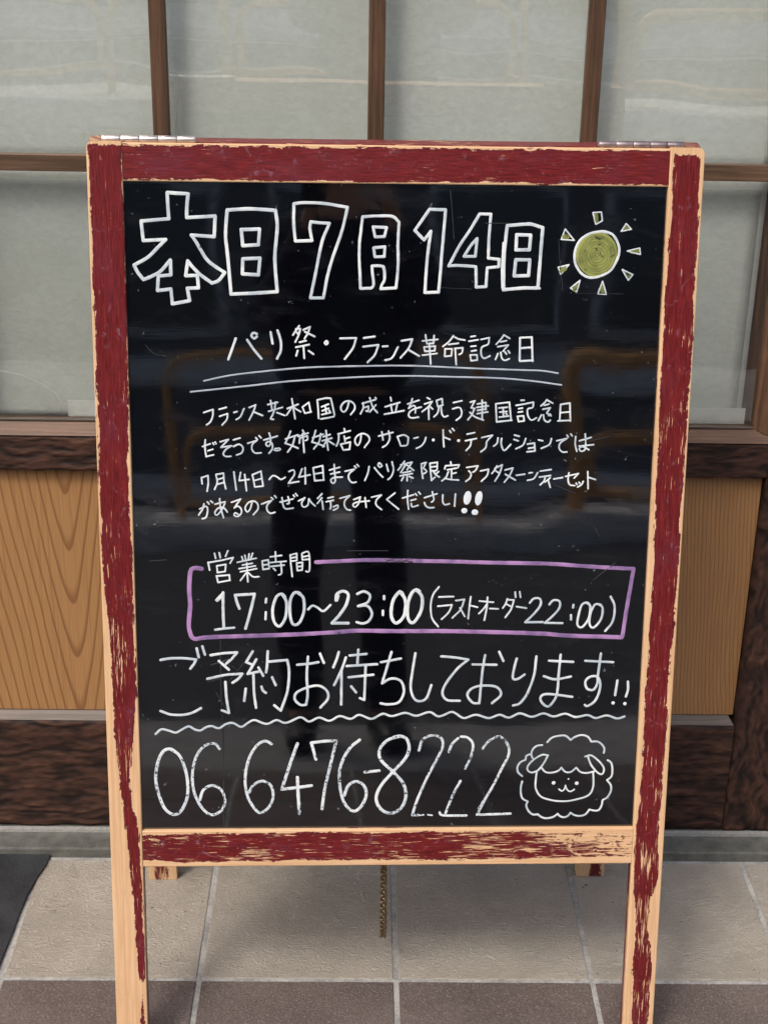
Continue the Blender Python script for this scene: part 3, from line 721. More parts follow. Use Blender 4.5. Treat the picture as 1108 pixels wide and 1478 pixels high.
  ('l',2.1,'-2443 9655 -2036 9738 -1276 9822 -798 9847 -8 9865 410 9859 990 9836 1652 9817 1894 9810 2101 9779'),
  ('l',2.1,'-2614 9512 -1897 9591 -1276 9662 -336 9721 180 9733 635 9726 1315 9712 1764 9677 2152 9627'),
 ],
 'row1': [
  ('w',2.2,'-2450 9244 -2331 9284'),
  ('w',2.2,'-2331 9284 -2335 9206 -2365 9127 -2417 9083'),
  ('w',2.2,'-2251 9287 -2161 9312'),
  ('w',2.2,'-2247 9196 -2146 9231'),
  ('w',2.2,'-2146 9231 -2156 9158 -2217 9082'),
  ('w',2.2,'-2065 9246 -2022 9259'),
  ('w',2.2,'-2035 9155 -1983 9191 -1933 9297'),
  ('w',2.2,'-1869 9312 -1785 9347'),
  ('w',2.2,'-1785 9347 -1814 9257 -1871 9149'),
  ('w',2.2,'-1814 9257 -1697 9209'),
  ('w',2.2,'-1628 9351 -1503 9382'),
  ('w',2.2,'-1593 9404 -1577 9299'),
  ('w',2.2,'-1529 9385 -1541 9294'),
  ('w',2.2,'-1619 9264 -1442 9316'),
  ('w',2.2,'-1549 9274 -1568 9217 -1594 9167 -1557 9160'),
  ('w',2.2,'-1513 9249 -1412 9210'),
  ('w',2.2,'-1380 9300 -1240 9357'),
  ('w',2.2,'-1320 9428 -1300 9300 -1279 9170'),
  ('w',2.2,'-1316 9324 -1353 9267 -1388 9217'),
  ('w',2.2,'-1311 9324 -1208 9260'),
  ('w',2.2,'-1185 9322 -1153 9241'),
  ('w',2.2,'-1185 9322 -1102 9382'),
  ('w',2.2,'-1102 9382 -1079 9264'),
  ('w',2.2,'-1153 9241 -1073 9260'),
  ('w',2.2,'-994 9415 -983 9293 -976 9176'),
  ('w',2.2,'-994 9415 -874 9440 -822 9437'),
  ('w',2.2,'-822 9437 -801 9359 -773 9221'),
  ('w',2.2,'-946 9168 -873 9180 -780 9200'),
  ('w',2.2,'-938 9326 -848 9362'),
  ('w',2.2,'-930 9274 -848 9307'),
  ('w',2.2,'-935 9225 -822 9252'),
  ('w',2.2,'-893 9343 -877 9237'),
  ('w',2.2,'-844 9281 -832 9268'),
  ('w',2.2,'-588 9393 -608 9312 -644 9262 -679 9275 -692 9319 -657 9380 -588 9406 -523 9369 -512 9304 -563 9227'),
  ('w',2.2,'-249 9450 -239 9437'),
  ('w',2.2,'-415 9371 -245 9424'),
  ('w',2.2,'-403 9381 -402 9313 -437 9237'),
  ('w',2.2,'-394 9316 -335 9337'),
  ('w',2.2,'-335 9337 -341 9270 -366 9277'),
  ('w',2.2,'-319 9446 -281 9329 -221 9255'),
  ('w',2.2,'-241 9354 -318 9264'),
  ('w',2.2,'-52 9453 -42 9409'),
  ('w',2.2,'-120 9330 68 9388'),
  ('w',2.2,'-48 9360 -31 9274'),
  ('w',2.2,'36 9370 18 9285'),
  ('w',2.2,'-130 9232 123 9282'),
  ('w',2.2,'170 9368 315 9417'),
  ('w',2.2,'229 9438 214 9373 182 9312'),
  ('w',2.2,'182 9312 243 9348 273 9319 270 9254'),
  ('w',2.2,'344 9329 252 9303 193 9258 187 9209 229 9185 313 9197'),
  ('w',2.2,'422 9450 455 9431'),
  ('w',2.2,'388 9369 485 9402'),
  ('w',2.2,'485 9402 437 9333 358 9267'),
  ('w',2.2,'441 9333 447 9169'),
  ('w',2.2,'463 9333 493 9304'),
  ('w',2.2,'541 9415 559 9337'),
  ('w',2.2,'541 9415 613 9440'),
  ('w',2.2,'613 9440 621 9357'),
  ('w',2.2,'559 9337 625 9357'),
  ('w',2.2,'576 9334 560 9252 513 9202'),
  ('w',2.2,'602 9337 610 9252 642 9203 691 9216'),
  ('w',2.2,'760 9388 869 9413'),
  ('w',2.2,'754 9307 834 9327 867 9286 861 9212 801 9158'),
  ('w',2.2,'979 9395 1036 9413'),
  ('w',2.2,'1036 9413 993 9323'),
  ('w',2.2,'993 9323 1036 9313'),
  ('w',2.2,'1036 9313 1000 9229 954 9165'),
  ('w',2.2,'977 9263 1038 9207 1155 9162'),
  ('w',2.2,'1072 9372 1180 9393'),
  ('w',2.2,'1180 9393 1182 9299'),
  ('w',2.2,'1062 9327 1212 9348'),
  ('w',2.2,'1074 9289 1182 9307'),
  ('w',2.2,'1071 9245 1207 9269'),
  ('w',2.2,'1131 9423 1138 9173'),
  ('w',2.2,'1310 9376 1327 9144'),
  ('w',2.2,'1310 9376 1485 9398'),
  ('w',2.2,'1485 9398 1514 9168'),
  ('w',2.2,'1330 9139 1524 9162'),
  ('w',2.2,'1352 9322 1461 9332'),
  ('w',2.2,'1364 9267 1456 9277'),
  ('w',2.2,'1359 9201 1478 9217'),
  ('w',2.2,'1407 9325 1413 9214'),
  ('w',2.2,'1443 9253 1457 9240'),
  ('w',2.2,'1634 9424 1676 9426'),
  ('w',2.2,'1573 9357 1702 9378'),
  ('w',2.2,'1607 9313 1658 9323'),
  ('w',2.2,'1603 9268 1659 9275'),
  ('w',2.2,'1595 9213 1612 9144'),
  ('w',2.2,'1612 9144 1685 9154'),
  ('w',2.2,'1685 9154 1675 9220'),
  ('w',2.2,'1675 9220 1595 9213'),
  ('w',2.2,'1709 9382 1797 9399'),
  ('w',2.2,'1797 9399 1789 9331 1726 9310 1734 9220 1777 9165 1841 9193'),
  ('w',2.2,'1970 9431 1937 9388 1896 9352'),
  ('w',2.2,'1970 9431 2048 9387'),
  ('w',2.2,'1938 9359 1997 9376'),
  ('w',2.2,'1923 9307 2018 9328'),
  ('w',2.2,'2018 9328 1976 9256'),
  ('w',2.2,'1908 9233 1870 9159'),
  ('w',2.2,'1934 9233 1949 9164 1998 9139 2024 9165'),
  ('w',2.2,'1990 9251 2005 9225'),
  ('w',2.2,'2018 9246 2032 9222'),
  ('w',2.2,'2151 9372 2148 9157'),
  ('w',2.2,'2151 9372 2272 9390'),
  ('w',2.2,'2272 9390 2288 9154'),
  ('w',2.2,'2161 9264 2275 9276'),
  ('w',2.2,'2125 9156 2271 9162'),
 ],
 'row2': [
  ('w',2.2,'-2474 8799 -2373 8836'),
  ('w',2.2,'-2437 8887 -2442 8780 -2428 8665'),
  ('w',2.2,'-2404 8744 -2342 8764'),
  ('w',2.2,'-2424 8668 -2334 8690'),
  ('w',2.2,'-2338 8849 -2328 8826'),
  ('w',2.2,'-2309 8859 -2299 8836'),
  ('w',2.2,'-2244 8863 -2139 8893'),
  ('w',2.2,'-2139 8893 -2237 8789'),
  ('w',2.2,'-2237 8789 -2100 8811'),
  ('w',2.2,'-2100 8811 -2181 8756 -2208 8702 -2174 8669 -2110 8672'),
  ('w',2.2,'-2075 8888 -1989 8913'),
  ('w',2.2,'-2076 8801 -2003 8831 -1952 8790 -1969 8719 -2037 8689'),
  ('w',2.2,'-1890 8844 -1774 8884'),
  ('w',2.2,'-1774 8884 -1829 8835 -1839 8766 -1795 8716 -1720 8720'),
  ('w',2.2,'-1786 8917 -1767 8894'),
  ('w',2.2,'-1744 8944 -1719 8917'),
  ('w',2.2,'-1683 8888 -1510 8940'),
  ('w',2.2,'-1615 8980 -1596 8915 -1603 8824 -1636 8806 -1658 8835 -1629 8868 -1580 8849 -1574 8775 -1617 8714'),
  ('w',1.9,'-1528 8780 -1552 8758 -1512 8747 -1468 8767 -1494 8783 -1520 8770'),
  ('w',2.2,'-1338 9006 -1370 8924 -1409 8846'),
  ('w',2.2,'-1409 8846 -1325 8817 -1241 8781'),
  ('w',2.2,'-1283 8936 -1309 8834 -1377 8731'),
  ('w',2.2,'-1406 8902 -1241 8959'),
  ('w',2.2,'-1183 9018 -1160 8979'),
  ('w',2.2,'-1241 8936 -1112 8982'),
  ('w',2.2,'-1225 8850 -1219 8916'),
  ('w',2.2,'-1219 8916 -1122 8946'),
  ('w',2.2,'-1122 8946 -1118 8897 -1147 8884'),
  ('w',2.2,'-1183 8974 -1173 8851 -1164 8727'),
  ('w',2.2,'-1015 9015 -1034 8942 -1063 8864'),
  ('w',2.2,'-1063 8864 -986 8843 -902 8809'),
  ('w',2.2,'-950 8975 -970 8868 -1038 8775'),
  ('w',2.2,'-1054 8920 -918 8967'),
  ('w',2.2,'-881 9016 -869 8885 -853 8759'),
  ('w',2.2,'-918 8934 -828 8964'),
  ('w',2.2,'-928 8881 -805 8918'),
  ('w',2.2,'-873 8885 -921 8802'),
  ('w',2.2,'-863 8888 -775 8832'),
  ('w',2.2,'-646 9042 -638 9007'),
  ('w',2.2,'-726 8971 -568 9014'),
  ('w',2.2,'-717 8976 -720 8877 -747 8814'),
  ('w',2.2,'-645 8943 -635 8877'),
  ('w',2.2,'-634 8905 -574 8927'),
  ('w',2.2,'-690 8836 -657 8760'),
  ('w',2.2,'-657 8760 -576 8770'),
  ('w',2.2,'-576 8770 -567 8866'),
  ('w',2.2,'-567 8866 -690 8836'),
  ('w',2.2,'-424 8969 -439 8870 -471 8820 -504 8861 -496 8927 -424 8977 -351 8961 -318 8895 -382 8796'),
  ('w',2.2,'-198 8947 -17 8995'),
  ('w',2.2,'-160 9003 -143 8896'),
  ('w',2.2,'-73 9011 -55 8921 -90 8838 -147 8798'),
  ('w',2.2,'42 8941 89 8819'),
  ('w',2.2,'42 8938 127 8963 185 8930'),
  ('w',2.2,'185 8930 170 8831 89 8818'),
  ('w',2.2,'258 8919 311 8931'),
  ('w',2.2,'412 8929 397 8873 349 8815 291 8787'),
  ('d',4.0,'510 8898'),
  ('d',4.0,'839 8891'),
  ('w',2.2,'634 9031 640 8924 650 8808'),
  ('w',2.2,'656 8932 725 8904'),
  ('w',2.2,'719 9020 736 8998'),
  ('w',2.2,'754 9049 778 9023'),
  ('w',2.2,'947 8975 1044 8996'),
  ('w',2.2,'927 8888 1070 8918'),
  ('w',2.2,'1003 8901 993 8823 940 8760'),
  ('w',2.2,'1139 8931 1277 8963'),
  ('w',2.2,'1277 8963 1204 8879'),
  ('w',2.2,'1204 8879 1194 8797 1132 8743'),
  ('w',2.2,'1350 8928 1342 8859 1298 8820'),
  ('w',2.2,'1398 8921 1397 8842 1436 8762 1519 8842'),
  ('w',2.2,'1565 8967 1627 8950'),
  ('w',2.2,'1560 8908 1615 8891'),
  ('w',2.2,'1714 8921 1679 8834 1589 8785'),
  ('w',2.2,'1737 8846 1829 8861'),
  ('w',2.2,'1829 8861 1840 8756'),
  ('w',2.2,'1840 8756 1737 8745'),
  ('w',2.2,'1753 8791 1831 8805'),
  ('w',2.2,'1883 8904 1935 8892'),
  ('w',2.2,'2050 8922 2026 8844 1921 8791'),
  ('w',2.2,'2120 8893 2250 8923'),
  ('w',2.2,'2250 8923 2166 8862 2155 8792 2202 8744 2257 8747'),
  ('w',2.2,'2251 8967 2268 8942'),
  ('w',2.2,'2299 8984 2319 8960'),
  ('w',2.2,'2365 8950 2363 8845 2387 8755'),
  ('w',2.2,'2416 8894 2569 8940'),
  ('w',2.2,'2414 8825 2604 8843'),
  ('w',2.2,'2488 8985 2501 8828 2490 8769 2443 8755 2417 8790 2457 8818 2545 8776'),
 ],
 'row3': [
  ('w',2.2,'-2486 8306 -2494 8389'),
  ('w',2.2,'-2494 8389 -2409 8416'),
  ('w',2.2,'-2409 8416 -2408 8315 -2424 8206'),
  ('w',2.2,'-2307 8426 -2291 8323 -2327 8232'),
  ('w',2.2,'-2307 8430 -2208 8448'),
  ('w',2.2,'-2208 8448 -2203 8340 -2182 8240'),
  ('w',2.2,'-2290 8363 -2209 8387'),
  ('w',2.2,'-2291 8300 -2204 8324'),
  ('w',2.2,'-2075 8465 -2046 8224'),
  ('w',2.2,'-1988 8457 -2006 8349'),
  ('w',2.2,'-2006 8349 -1879 8366'),
  ('w',2.2,'-1935 8432 -1913 8216'),
  ('w',2.2,'-1836 8429 -1805 8268'),
  ('w',2.2,'-1836 8429 -1724 8475'),
  ('w',2.2,'-1724 8475 -1698 8282'),
  ('w',2.2,'-1817 8351 -1713 8380'),
  ('w',2.2,'-1805 8265 -1698 8278'),
  ('w',2.2,'-1616 8367 -1570 8417 -1514 8400 -1465 8367 -1411 8396'),
  ('w',2.2,'-1362 8472 -1302 8493 -1291 8434 -1368 8316'),
  ('w',2.2,'-1368 8316 -1233 8340'),
  ('w',2.2,'-1190 8509 -1233 8398'),
  ('w',2.2,'-1233 8398 -1086 8430'),
  ('w',2.2,'-1151 8523 -1148 8310'),
  ('w',2.2,'-1046 8523 -1026 8352'),
  ('w',2.2,'-1046 8523 -924 8552'),
  ('w',2.2,'-924 8552 -911 8361'),
  ('w',2.2,'-1034 8440 -921 8461'),
  ('w',2.2,'-1026 8350 -907 8361'),
  ('w',2.2,'-835 8494 -702 8531'),
  ('w',2.2,'-819 8441 -702 8468'),
  ('w',2.2,'-774 8569 -767 8444 -760 8344 -794 8318 -819 8364 -770 8394 -669 8401'),
  ('w',2.2,'-632 8478 -513 8505'),
  ('w',2.2,'-513 8505 -578 8448 -584 8378 -541 8328 -489 8335'),
  ('w',2.2,'-510 8548 -490 8525'),
  ('w',2.2,'-478 8568 -455 8545'),
  ('w',2.2,'-320 8542 -338 8446 -374 8357'),
  ('w',2.2,'-250 8529 -200 8463 -141 8403'),
  ('w',2.2,'-165 8573 -193 8592 -204 8559 -178 8533 -152 8553'),
  ('w',2.2,'-95 8571 -70 8480'),
  ('w',2.2,'-22 8605 -2 8505 -28 8413 -72 8370'),
  ('w',2.2,'140 8614 101 8555 57 8497'),
  ('w',2.2,'92 8567 161 8580'),
  ('w',2.2,'161 8580 94 8464'),
  ('w',2.2,'170 8587 238 8601'),
  ('w',2.2,'238 8601 175 8501'),
  ('w',2.2,'174 8564 260 8494'),
  ('w',2.2,'118 8460 224 8481'),
  ('w',2.2,'86 8420 244 8451'),
  ('w',2.2,'176 8437 177 8356'),
  ('w',2.2,'130 8405 105 8357'),
  ('w',2.2,'205 8414 253 8391'),
  ('w',2.2,'360 8581 364 8498 382 8388'),
  ('w',2.2,'360 8581 421 8598'),
  ('w',2.2,'421 8598 387 8523'),
  ('w',2.2,'387 8523 433 8481 391 8448'),
  ('w',2.2,'470 8588 482 8482 497 8361'),
  ('w',2.2,'470 8588 568 8602'),
  ('w',2.2,'568 8602 560 8498 489 8488'),
  ('w',2.2,'481 8538 559 8548'),
  ('w',2.2,'497 8361 539 8402'),
  ('w',2.2,'518 8482 555 8435 598 8405'),
  ('w',2.2,'587 8479 545 8438'),
  ('w',2.2,'741 8609 748 8572'),
  ('w',2.2,'665 8515 677 8555'),
  ('w',2.2,'677 8555 856 8569'),
  ('w',2.2,'856 8569 838 8529'),
  ('w',2.2,'701 8502 815 8523'),
  ('w',2.2,'755 8506 756 8382'),
  ('w',2.2,'756 8449 816 8463'),
  ('w',2.2,'714 8474 683 8399 632 8355'),
  ('w',2.2,'667 8389 749 8372 851 8366'),
  ('w',2.2,'952 8534 1099 8556'),
  ('w',2.2,'1099 8556 1073 8498 1036 8472'),
  ('w',2.2,'981 8489 1013 8451 999 8393 946 8349'),
  ('w',2.2,'1136 8489 1240 8511'),
  ('w',2.2,'1240 8511 1222 8428 1150 8349'),
  ('w',2.2,'1347 8557 1318 8499 1285 8455'),
  ('w',2.2,'1322 8522 1416 8571'),
  ('w',2.2,'1416 8571 1385 8455 1327 8353'),
  ('w',2.2,'1328 8494 1377 8462'),
  ('w',2.2,'1456 8501 1558 8529'),
  ('w',2.2,'1558 8529 1523 8438 1450 8339'),
  ('w',2.2,'1461 8445 1594 8368'),
  ('w',2.2,'1606 8431 1716 8447'),
  ('w',2.2,'1772 8462 1815 8469'),
  ('w',2.2,'1755 8365 1835 8386 1884 8466'),
  ('w',2.2,'1918 8488 2062 8510'),
  ('w',2.2,'1911 8408 2055 8431'),
  ('w',2.2,'1986 8415 1975 8360 1925 8306'),
  ('w',2.2,'2053 8401 1984 8341'),
  ('w',2.2,'2026 8369 2058 8271'),
  ('w',2.2,'2100 8384 2215 8403'),
  ('w',2.2,'2253 8419 2420 8458'),
  ('w',2.2,'2420 8458 2368 8398'),
  ('w',2.2,'2296 8467 2289 8370 2314 8308 2379 8296'),
  ('w',2.2,'2396 8328 2409 8310'),
  ('w',2.2,'2434 8342 2445 8325'),
  ('w',2.2,'2489 8353 2470 8309 2418 8277'),
  ('w',2.2,'2544 8485 2557 8256'),
  ('w',2.2,'2561 8406 2649 8378'),
 ],
 'row4': [
  ('w',2.2,'-2526 7969 -2442 8006 -2420 7955 -2445 7858 -2494 7838'),
  ('w',2.2,'-2468 8039 -2485 7972 -2539 7888'),
  ('w',2.2,'-2422 8066 -2403 8036'),
  ('w',2.2,'-2379 8076 -2354 8056'),
  ('w',2.2,'-2325 8033 -2194 8067'),
  ('w',2.2,'-2264 8107 -2254 7989 -2217 7852'),
  ('w',2.2,'-2199 8043 -2228 7973 -2301 7889 -2330 7919 -2287 7979 -2215 7989 -2167 7929'),
  ('w',2.2,'-2110 8060 -1992 8104'),
  ('w',2.2,'-1992 8104 -2075 7986'),
  ('w',2.2,'-2075 7986 -2029 8010 -1987 7973 -1985 7914 -2031 7869 -2079 7886 -2063 7919 -2027 7899'),
  ('w',2.2,'-1841 8074 -1867 7973 -1908 7930 -1935 7982 -1898 8049 -1833 8079 -1776 8049 -1766 7974 -1827 7895'),
  ('w',2.2,'-1719 8038 -1589 8085'),
  ('w',2.2,'-1589 8085 -1645 8024 -1648 7957 -1606 7913 -1547 7927'),
  ('w',2.2,'-1592 8125 -1569 8102'),
  ('w',2.2,'-1549 8149 -1530 8125'),
  ('w',2.2,'-1478 8063 -1308 8109'),
  ('w',2.2,'-1452 8125 -1439 8025 -1407 7974 -1309 7985'),
  ('w',2.2,'-1374 8136 -1358 8055 -1384 8042'),
  ('w',2.2,'-1305 8159 -1289 8136'),
  ('w',2.2,'-1276 8179 -1253 8151'),
  ('w',2.2,'-1237 8082 -1155 8123'),
  ('w',2.2,'-1155 8123 -1198 8050 -1173 7998 -1116 8025 -1103 8109'),
  ('w',2.2,'-1103 8109 -1067 8056 -1021 8014'),
  ('w',2.2,'-933 8177 -989 8115'),
  ('w',2.2,'-933 8123 -992 8048'),
  ('w',2.2,'-930 8080 -917 7967'),
  ('w',2.2,'-854 8120 -785 8137'),
  ('w',2.2,'-877 8070 -782 8090'),
  ('w',2.2,'-821 8073 -814 8009 -824 7976'),
  ('w',2.2,'-782 8003 -726 8026 -728 7984 -782 7959'),
  ('w',2.2,'-699 8117 -570 8153'),
  ('w',2.2,'-570 8153 -630 8090 -638 8023 -601 7966 -562 7959'),
  ('w',2.2,'-517 8101 -432 8135'),
  ('w',2.2,'-432 8135 -455 8047 -498 7998 -528 8027 -483 8064 -314 8083'),
  ('w',2.2,'-370 8125 -353 7997'),
  ('w',2.2,'-283 8133 -158 8162'),
  ('w',2.2,'-158 8162 -221 8095 -222 8028 -152 7967'),
  ('w',2.2,'20 8191 -85 8102'),
  ('w',2.2,'-85 8102 71 7974'),
  ('w',2.2,'120 8122 265 8167'),
  ('w',2.2,'189 8225 187 8096 202 7975'),
  ('w',2.2,'230 8089 295 8109'),
  ('w',2.2,'237 8049 248 8005 326 8025'),
  ('w',2.2,'288 8183 306 8160'),
  ('w',2.2,'331 8204 353 8178'),
  ('w',2.2,'407 8127 570 8181'),
  ('w',2.2,'510 8209 532 8103 503 8070'),
  ('w',2.2,'408 8063 428 8016 478 7992 534 7996'),
  ('w',2.2,'649 8167 647 8080 675 8033 737 8047'),
  ('w',2.2,'813 8178 806 8016'),
 ],
 'hours': [
  ('w',2.3,'-2341 7369 -2328 7304'),
  ('w',2.3,'-2280 7379 -2267 7311'),
  ('w',2.3,'-2166 7405 -2198 7330'),
  ('w',2.3,'-2428 7247 -2410 7142'),
  ('w',2.3,'-2428 7243 -2253 7275 -2097 7313'),
  ('w',2.3,'-2097 7313 -2138 7236'),
  ('w',2.3,'-2315 7198 -2196 7219'),
  ('w',2.3,'-2196 7219 -2206 7123'),
  ('w',2.3,'-2206 7123 -2306 7108'),
  ('w',2.3,'-2306 7108 -2315 7198'),
  ('w',2.3,'-2321 7063 -2301 6972'),
  ('w',2.3,'-2317 7059 -2152 7074'),
  ('w',2.3,'-2152 7074 -2148 7002'),
  ('w',2.3,'-2301 6972 -2144 7002'),
  ('w',2.2,'-1985 7326 -1967 7266'),
  ('w',2.2,'-1945 7345 -1931 7270'),
  ('w',2.2,'-1887 7364 -1900 7281'),
  ('w',2.2,'-1842 7371 -1870 7289'),
  ('w',2.2,'-2044 7247 -1797 7304'),
  ('w',2.2,'-1979 7210 -1848 7236'),
  ('w',2.2,'-2023 7161 -1809 7199'),
  ('w',2.2,'-2005 7119 -1791 7161'),
  ('w',2.2,'-1921 7238 -1915 7106 -1909 6980'),
  ('w',2.2,'-1929 7104 -2007 6999'),
  ('w',2.2,'-1902 7106 -1839 7050 -1763 7052'),
  ('w',2.2,'-1718 7266 -1708 7154'),
  ('w',2.2,'-1718 7266 -1638 7282'),
  ('w',2.2,'-1638 7282 -1628 7161'),
  ('w',2.2,'-1708 7210 -1635 7221'),
  ('w',2.2,'-1708 7150 -1628 7161'),
  ('w',2.2,'-1543 7389 -1539 7263'),
  ('w',2.2,'-1611 7323 -1462 7342'),
  ('w',2.2,'-1624 7244 -1403 7263'),
  ('w',2.2,'-1606 7191 -1430 7210'),
  ('w',2.2,'-1472 7244 -1465 7101 -1504 7076'),
  ('w',2.2,'-1570 7165 -1545 7137'),
  ('w',2.2,'-1348 7349 -1340 7210 -1322 7054'),
  ('w',2.2,'-1348 7349 -1265 7370'),
  ('w',2.2,'-1265 7370 -1262 7274'),
  ('w',2.2,'-1262 7274 -1338 7263'),
  ('w',2.2,'-1345 7304 -1265 7321'),
  ('w',2.2,'-1196 7368 -1189 7282'),
  ('w',2.2,'-1189 7282 -1109 7290'),
  ('w',2.2,'-1196 7368 -1117 7395 -1095 7305 -1099 7126 -1142 7126'),
  ('w',2.2,'-1189 7323 -1109 7337'),
  ('w',2.2,'-1265 7237 -1186 7248'),
  ('w',2.2,'-1186 7248 -1193 7143'),
  ('w',2.2,'-1193 7143 -1255 7135'),
  ('w',2.2,'-1255 7135 -1265 7237'),
  ('w',2.2,'-1258 7188 -1189 7197'),
  ('w',3.8,'-2237 6832 -2241 6566 -2234 6336'),
  ('w',3.8,'-2078 6798 -1823 6813'),
  ('w',3.8,'-1823 6813 -1871 6603 -1947 6332'),
  ('w',3.8,'-2078 6798 -2057 6699 -2026 6611'),
  ('w',3.8,'-1460 6813 -1402 6699 -1416 6488 -1495 6364 -1568 6431 -1585 6603 -1533 6775 -1460 6813 -1423 6775'),
  ('w',3.8,'-1259 6836 -1177 6756 -1172 6565 -1233 6412 -1315 6392 -1355 6527 -1351 6718 -1305 6822 -1259 6836 -1223 6822'),
  ('w',3.1,'-2330 6728 -2241 6824'),
  ('w',3.1,'-2349 6317 -2230 6332 -2098 6345'),
  ('w',3.1,'-1669 6748 -1675 6695'),
  ('w',3.1,'-1676 6561 -1681 6462'),
  ('w',3.1,'-1114 6599 -1059 6651 -986 6622 -913 6574 -818 6660'),
  ('w',3.1,'-2319 6718 -2260 6771'),
  ('w',4.0,'-744 6725 -734 6808 -654 6853 -583 6808 -610 6662 -703 6516 -797 6407'),
  ('w',4.0,'-797 6407 -580 6407'),
  ('w',3.4,'-463 6814 -376 6849 -295 6797 -322 6699 -450 6645'),
  ('w',3.4,'-450 6645 -324 6645 -265 6537 -312 6432 -392 6403 -468 6422'),
  ('w',3.4,'-106 6783 -105 6741'),
  ('w',3.4,'-119 6578 -119 6520'),
  ('w',3.4,'-730 6725 -714 6787'),
  ('w',4.3,'103 6845 177 6724 164 6515 59 6406 -8 6515 15 6724 103 6845 144 6808'),
  ('w',4.3,'323 6874 400 6766 388 6578 290 6415 217 6473 214 6683 263 6828 323 6874 363 6849'),
  ('w',2.4,'622 6912 544 6797 517 6641 540 6473 623 6357'),
  ('w',2.4,'625 6770 819 6776'),
  ('w',2.4,'613 6641 801 6661'),
  ('w',2.4,'801 6661 759 6557 667 6460'),
  ('w',2.4,'852 6720 966 6737'),
  ('w',2.4,'966 6737 919 6599 811 6479'),
  ('w',2.4,'909 6620 976 6500'),
  ('w',2.4,'1050 6774 1033 6619 1023 6469'),
  ('w',2.4,'1049 6651 1144 6628'),
  ('w',2.4,'1167 6714 1353 6697'),
  ('w',2.4,'1274 6766 1266 6619 1239 6447'),
  ('w',2.4,'1265 6665 1219 6598 1164 6540'),
  ('w',2.4,'1311 6609 1420 6605'),
  ('w',2.4,'1542 6745 1518 6672 1482 6615'),
  ('w',2.4,'1533 6732 1629 6728'),
  ('w',2.4,'1629 6728 1593 6598 1520 6485'),
  ('w',2.4,'1535 6670 1592 6636'),
  ('w',2.4,'1642 6839 1650 6766'),
  ('w',2.4,'1702 6843 1715 6766'),
  ('w',2.4,'1669 6636 1798 6615'),
  ('w',3.0,'1842 6688 1894 6749 1975 6745 1988 6661 1902 6535 1791 6417'),
  ('w',3.0,'1791 6417 2027 6419'),
  ('w',3.0,'2105 6667 2157 6724 2238 6713 2242 6619 2155 6503 2054 6409'),
  ('w',3.0,'2054 6409 2291 6404'),
  ('w',3.0,'2603 6692 2657 6640 2643 6471 2557 6345 2494 6387 2508 6535 2543 6661 2603 6692 2633 6682'),
  ('w',3.0,'2765 6671 2824 6619 2806 6450 2709 6340 2656 6398 2669 6556 2715 6661 2765 6671 2796 6661'),
  ('w',3.0,'2926 6776 2985 6640 2969 6429 2874 6292'),
  ('w',3.0,'2430 6661 2426 6623'),
  ('w',3.0,'2402 6518 2406 6455'),
 ],
 'box': [
  ('p',5.7,'-2514 7160 -2605 7169 -2660 7122 -2683 6884 -2674 6664 -2697 6405 -2686 6289 -2633 6192 -2448 6211 -1905 6230 -1342 6248 -787 6277 -473 6301 28 6295 632 6295 1162 6284 1976 6259 2379 6229 3103 6204'),
  ('p',5.2,'-1010 7251 -699 7265 -379 7280 -95 7280 254 7271 769 7262 1230 7248 1784 7239 2135 7229 2739 7187 3214 7163'),
  ('p',5.2,'3214 7163 3182 6884 3143 6545 3112 6223'),
 ],
 'reserve': [
  ('w',3.5,'-3083 5893 -2939 5917 -2747 5916 -2610 5898'),
  ('w',3.5,'-2610 5898 -2644 5831 -2689 5770'),
  ('w',3.5,'-2599 6054 -2575 5932'),
  ('w',3.5,'-2524 6084 -2492 5969'),
  ('w',3.5,'-3100 5168 -2957 5116 -2783 5115 -2666 5146 -2559 5207'),
  ('w',3.5,'-2417 5960 -2229 5988 -2062 5998'),
  ('w',3.5,'-2062 5998 -2134 5911 -2212 5838'),
  ('w',3.5,'-2307 5877 -2175 5753'),
  ('w',3.5,'-2465 5625 -2233 5678 -1998 5697'),
  ('w',3.5,'-1998 5697 -2051 5626 -2129 5569'),
  ('w',3.5,'-2225 5582 -2213 5360 -2183 5138'),
  ('w',3.5,'-2183 5138 -2279 5175'),
  ('w',3.5,'-1855 6012 -1943 5860'),
  ('w',3.5,'-1943 5860 -1870 5829'),
  ('w',3.5,'-1808 5900 -1863 5799 -1925 5693'),
  ('w',3.5,'-1925 5693 -1761 5731'),
  ('w',3.5,'-1780 5784 -1718 5666'),
  ('w',3.5,'-1848 5707 -1843 5441 -1818 5211'),
  ('w',3.5,'-1953 5483 -1976 5308'),
  ('w',3.5,'-1742 5511 -1719 5451 -1685 5424'),
  ('w',3.5,'-1653 6012 -1662 5849 -1679 5715'),
  ('w',3.5,'-1651 5866 -1394 5889'),
  ('w',3.5,'-1394 5889 -1372 5747 -1391 5461 -1485 5168'),
  ('w',3.5,'-1485 5168 -1572 5245'),
  ('w',3.5,'-1598 5645 -1551 5533'),
  ('w',3.4,'-1260 5821 -1113 5836 -977 5858'),
  ('w',3.4,'-1117 5936 -1134 5670 -1122 5403 -1145 5251'),
  ('w',3.4,'-1145 5251 -1219 5251 -1293 5325 -1271 5425 -1113 5503 -966 5523 -861 5447 -850 5335 -949 5212'),
  ('w',3.4,'-956 5980 -904 5847'),
  ('w',3.4,'-705 6001 -736 5891 -777 5785'),
  ('w',3.4,'-610 5924 -672 5736 -766 5531'),
  ('w',3.4,'-668 5736 -667 5491 -670 5253'),
  ('w',3.4,'-558 5952 -334 5974'),
  ('w',3.4,'-443 6034 -454 5835'),
  ('w',3.4,'-599 5802 -189 5828'),
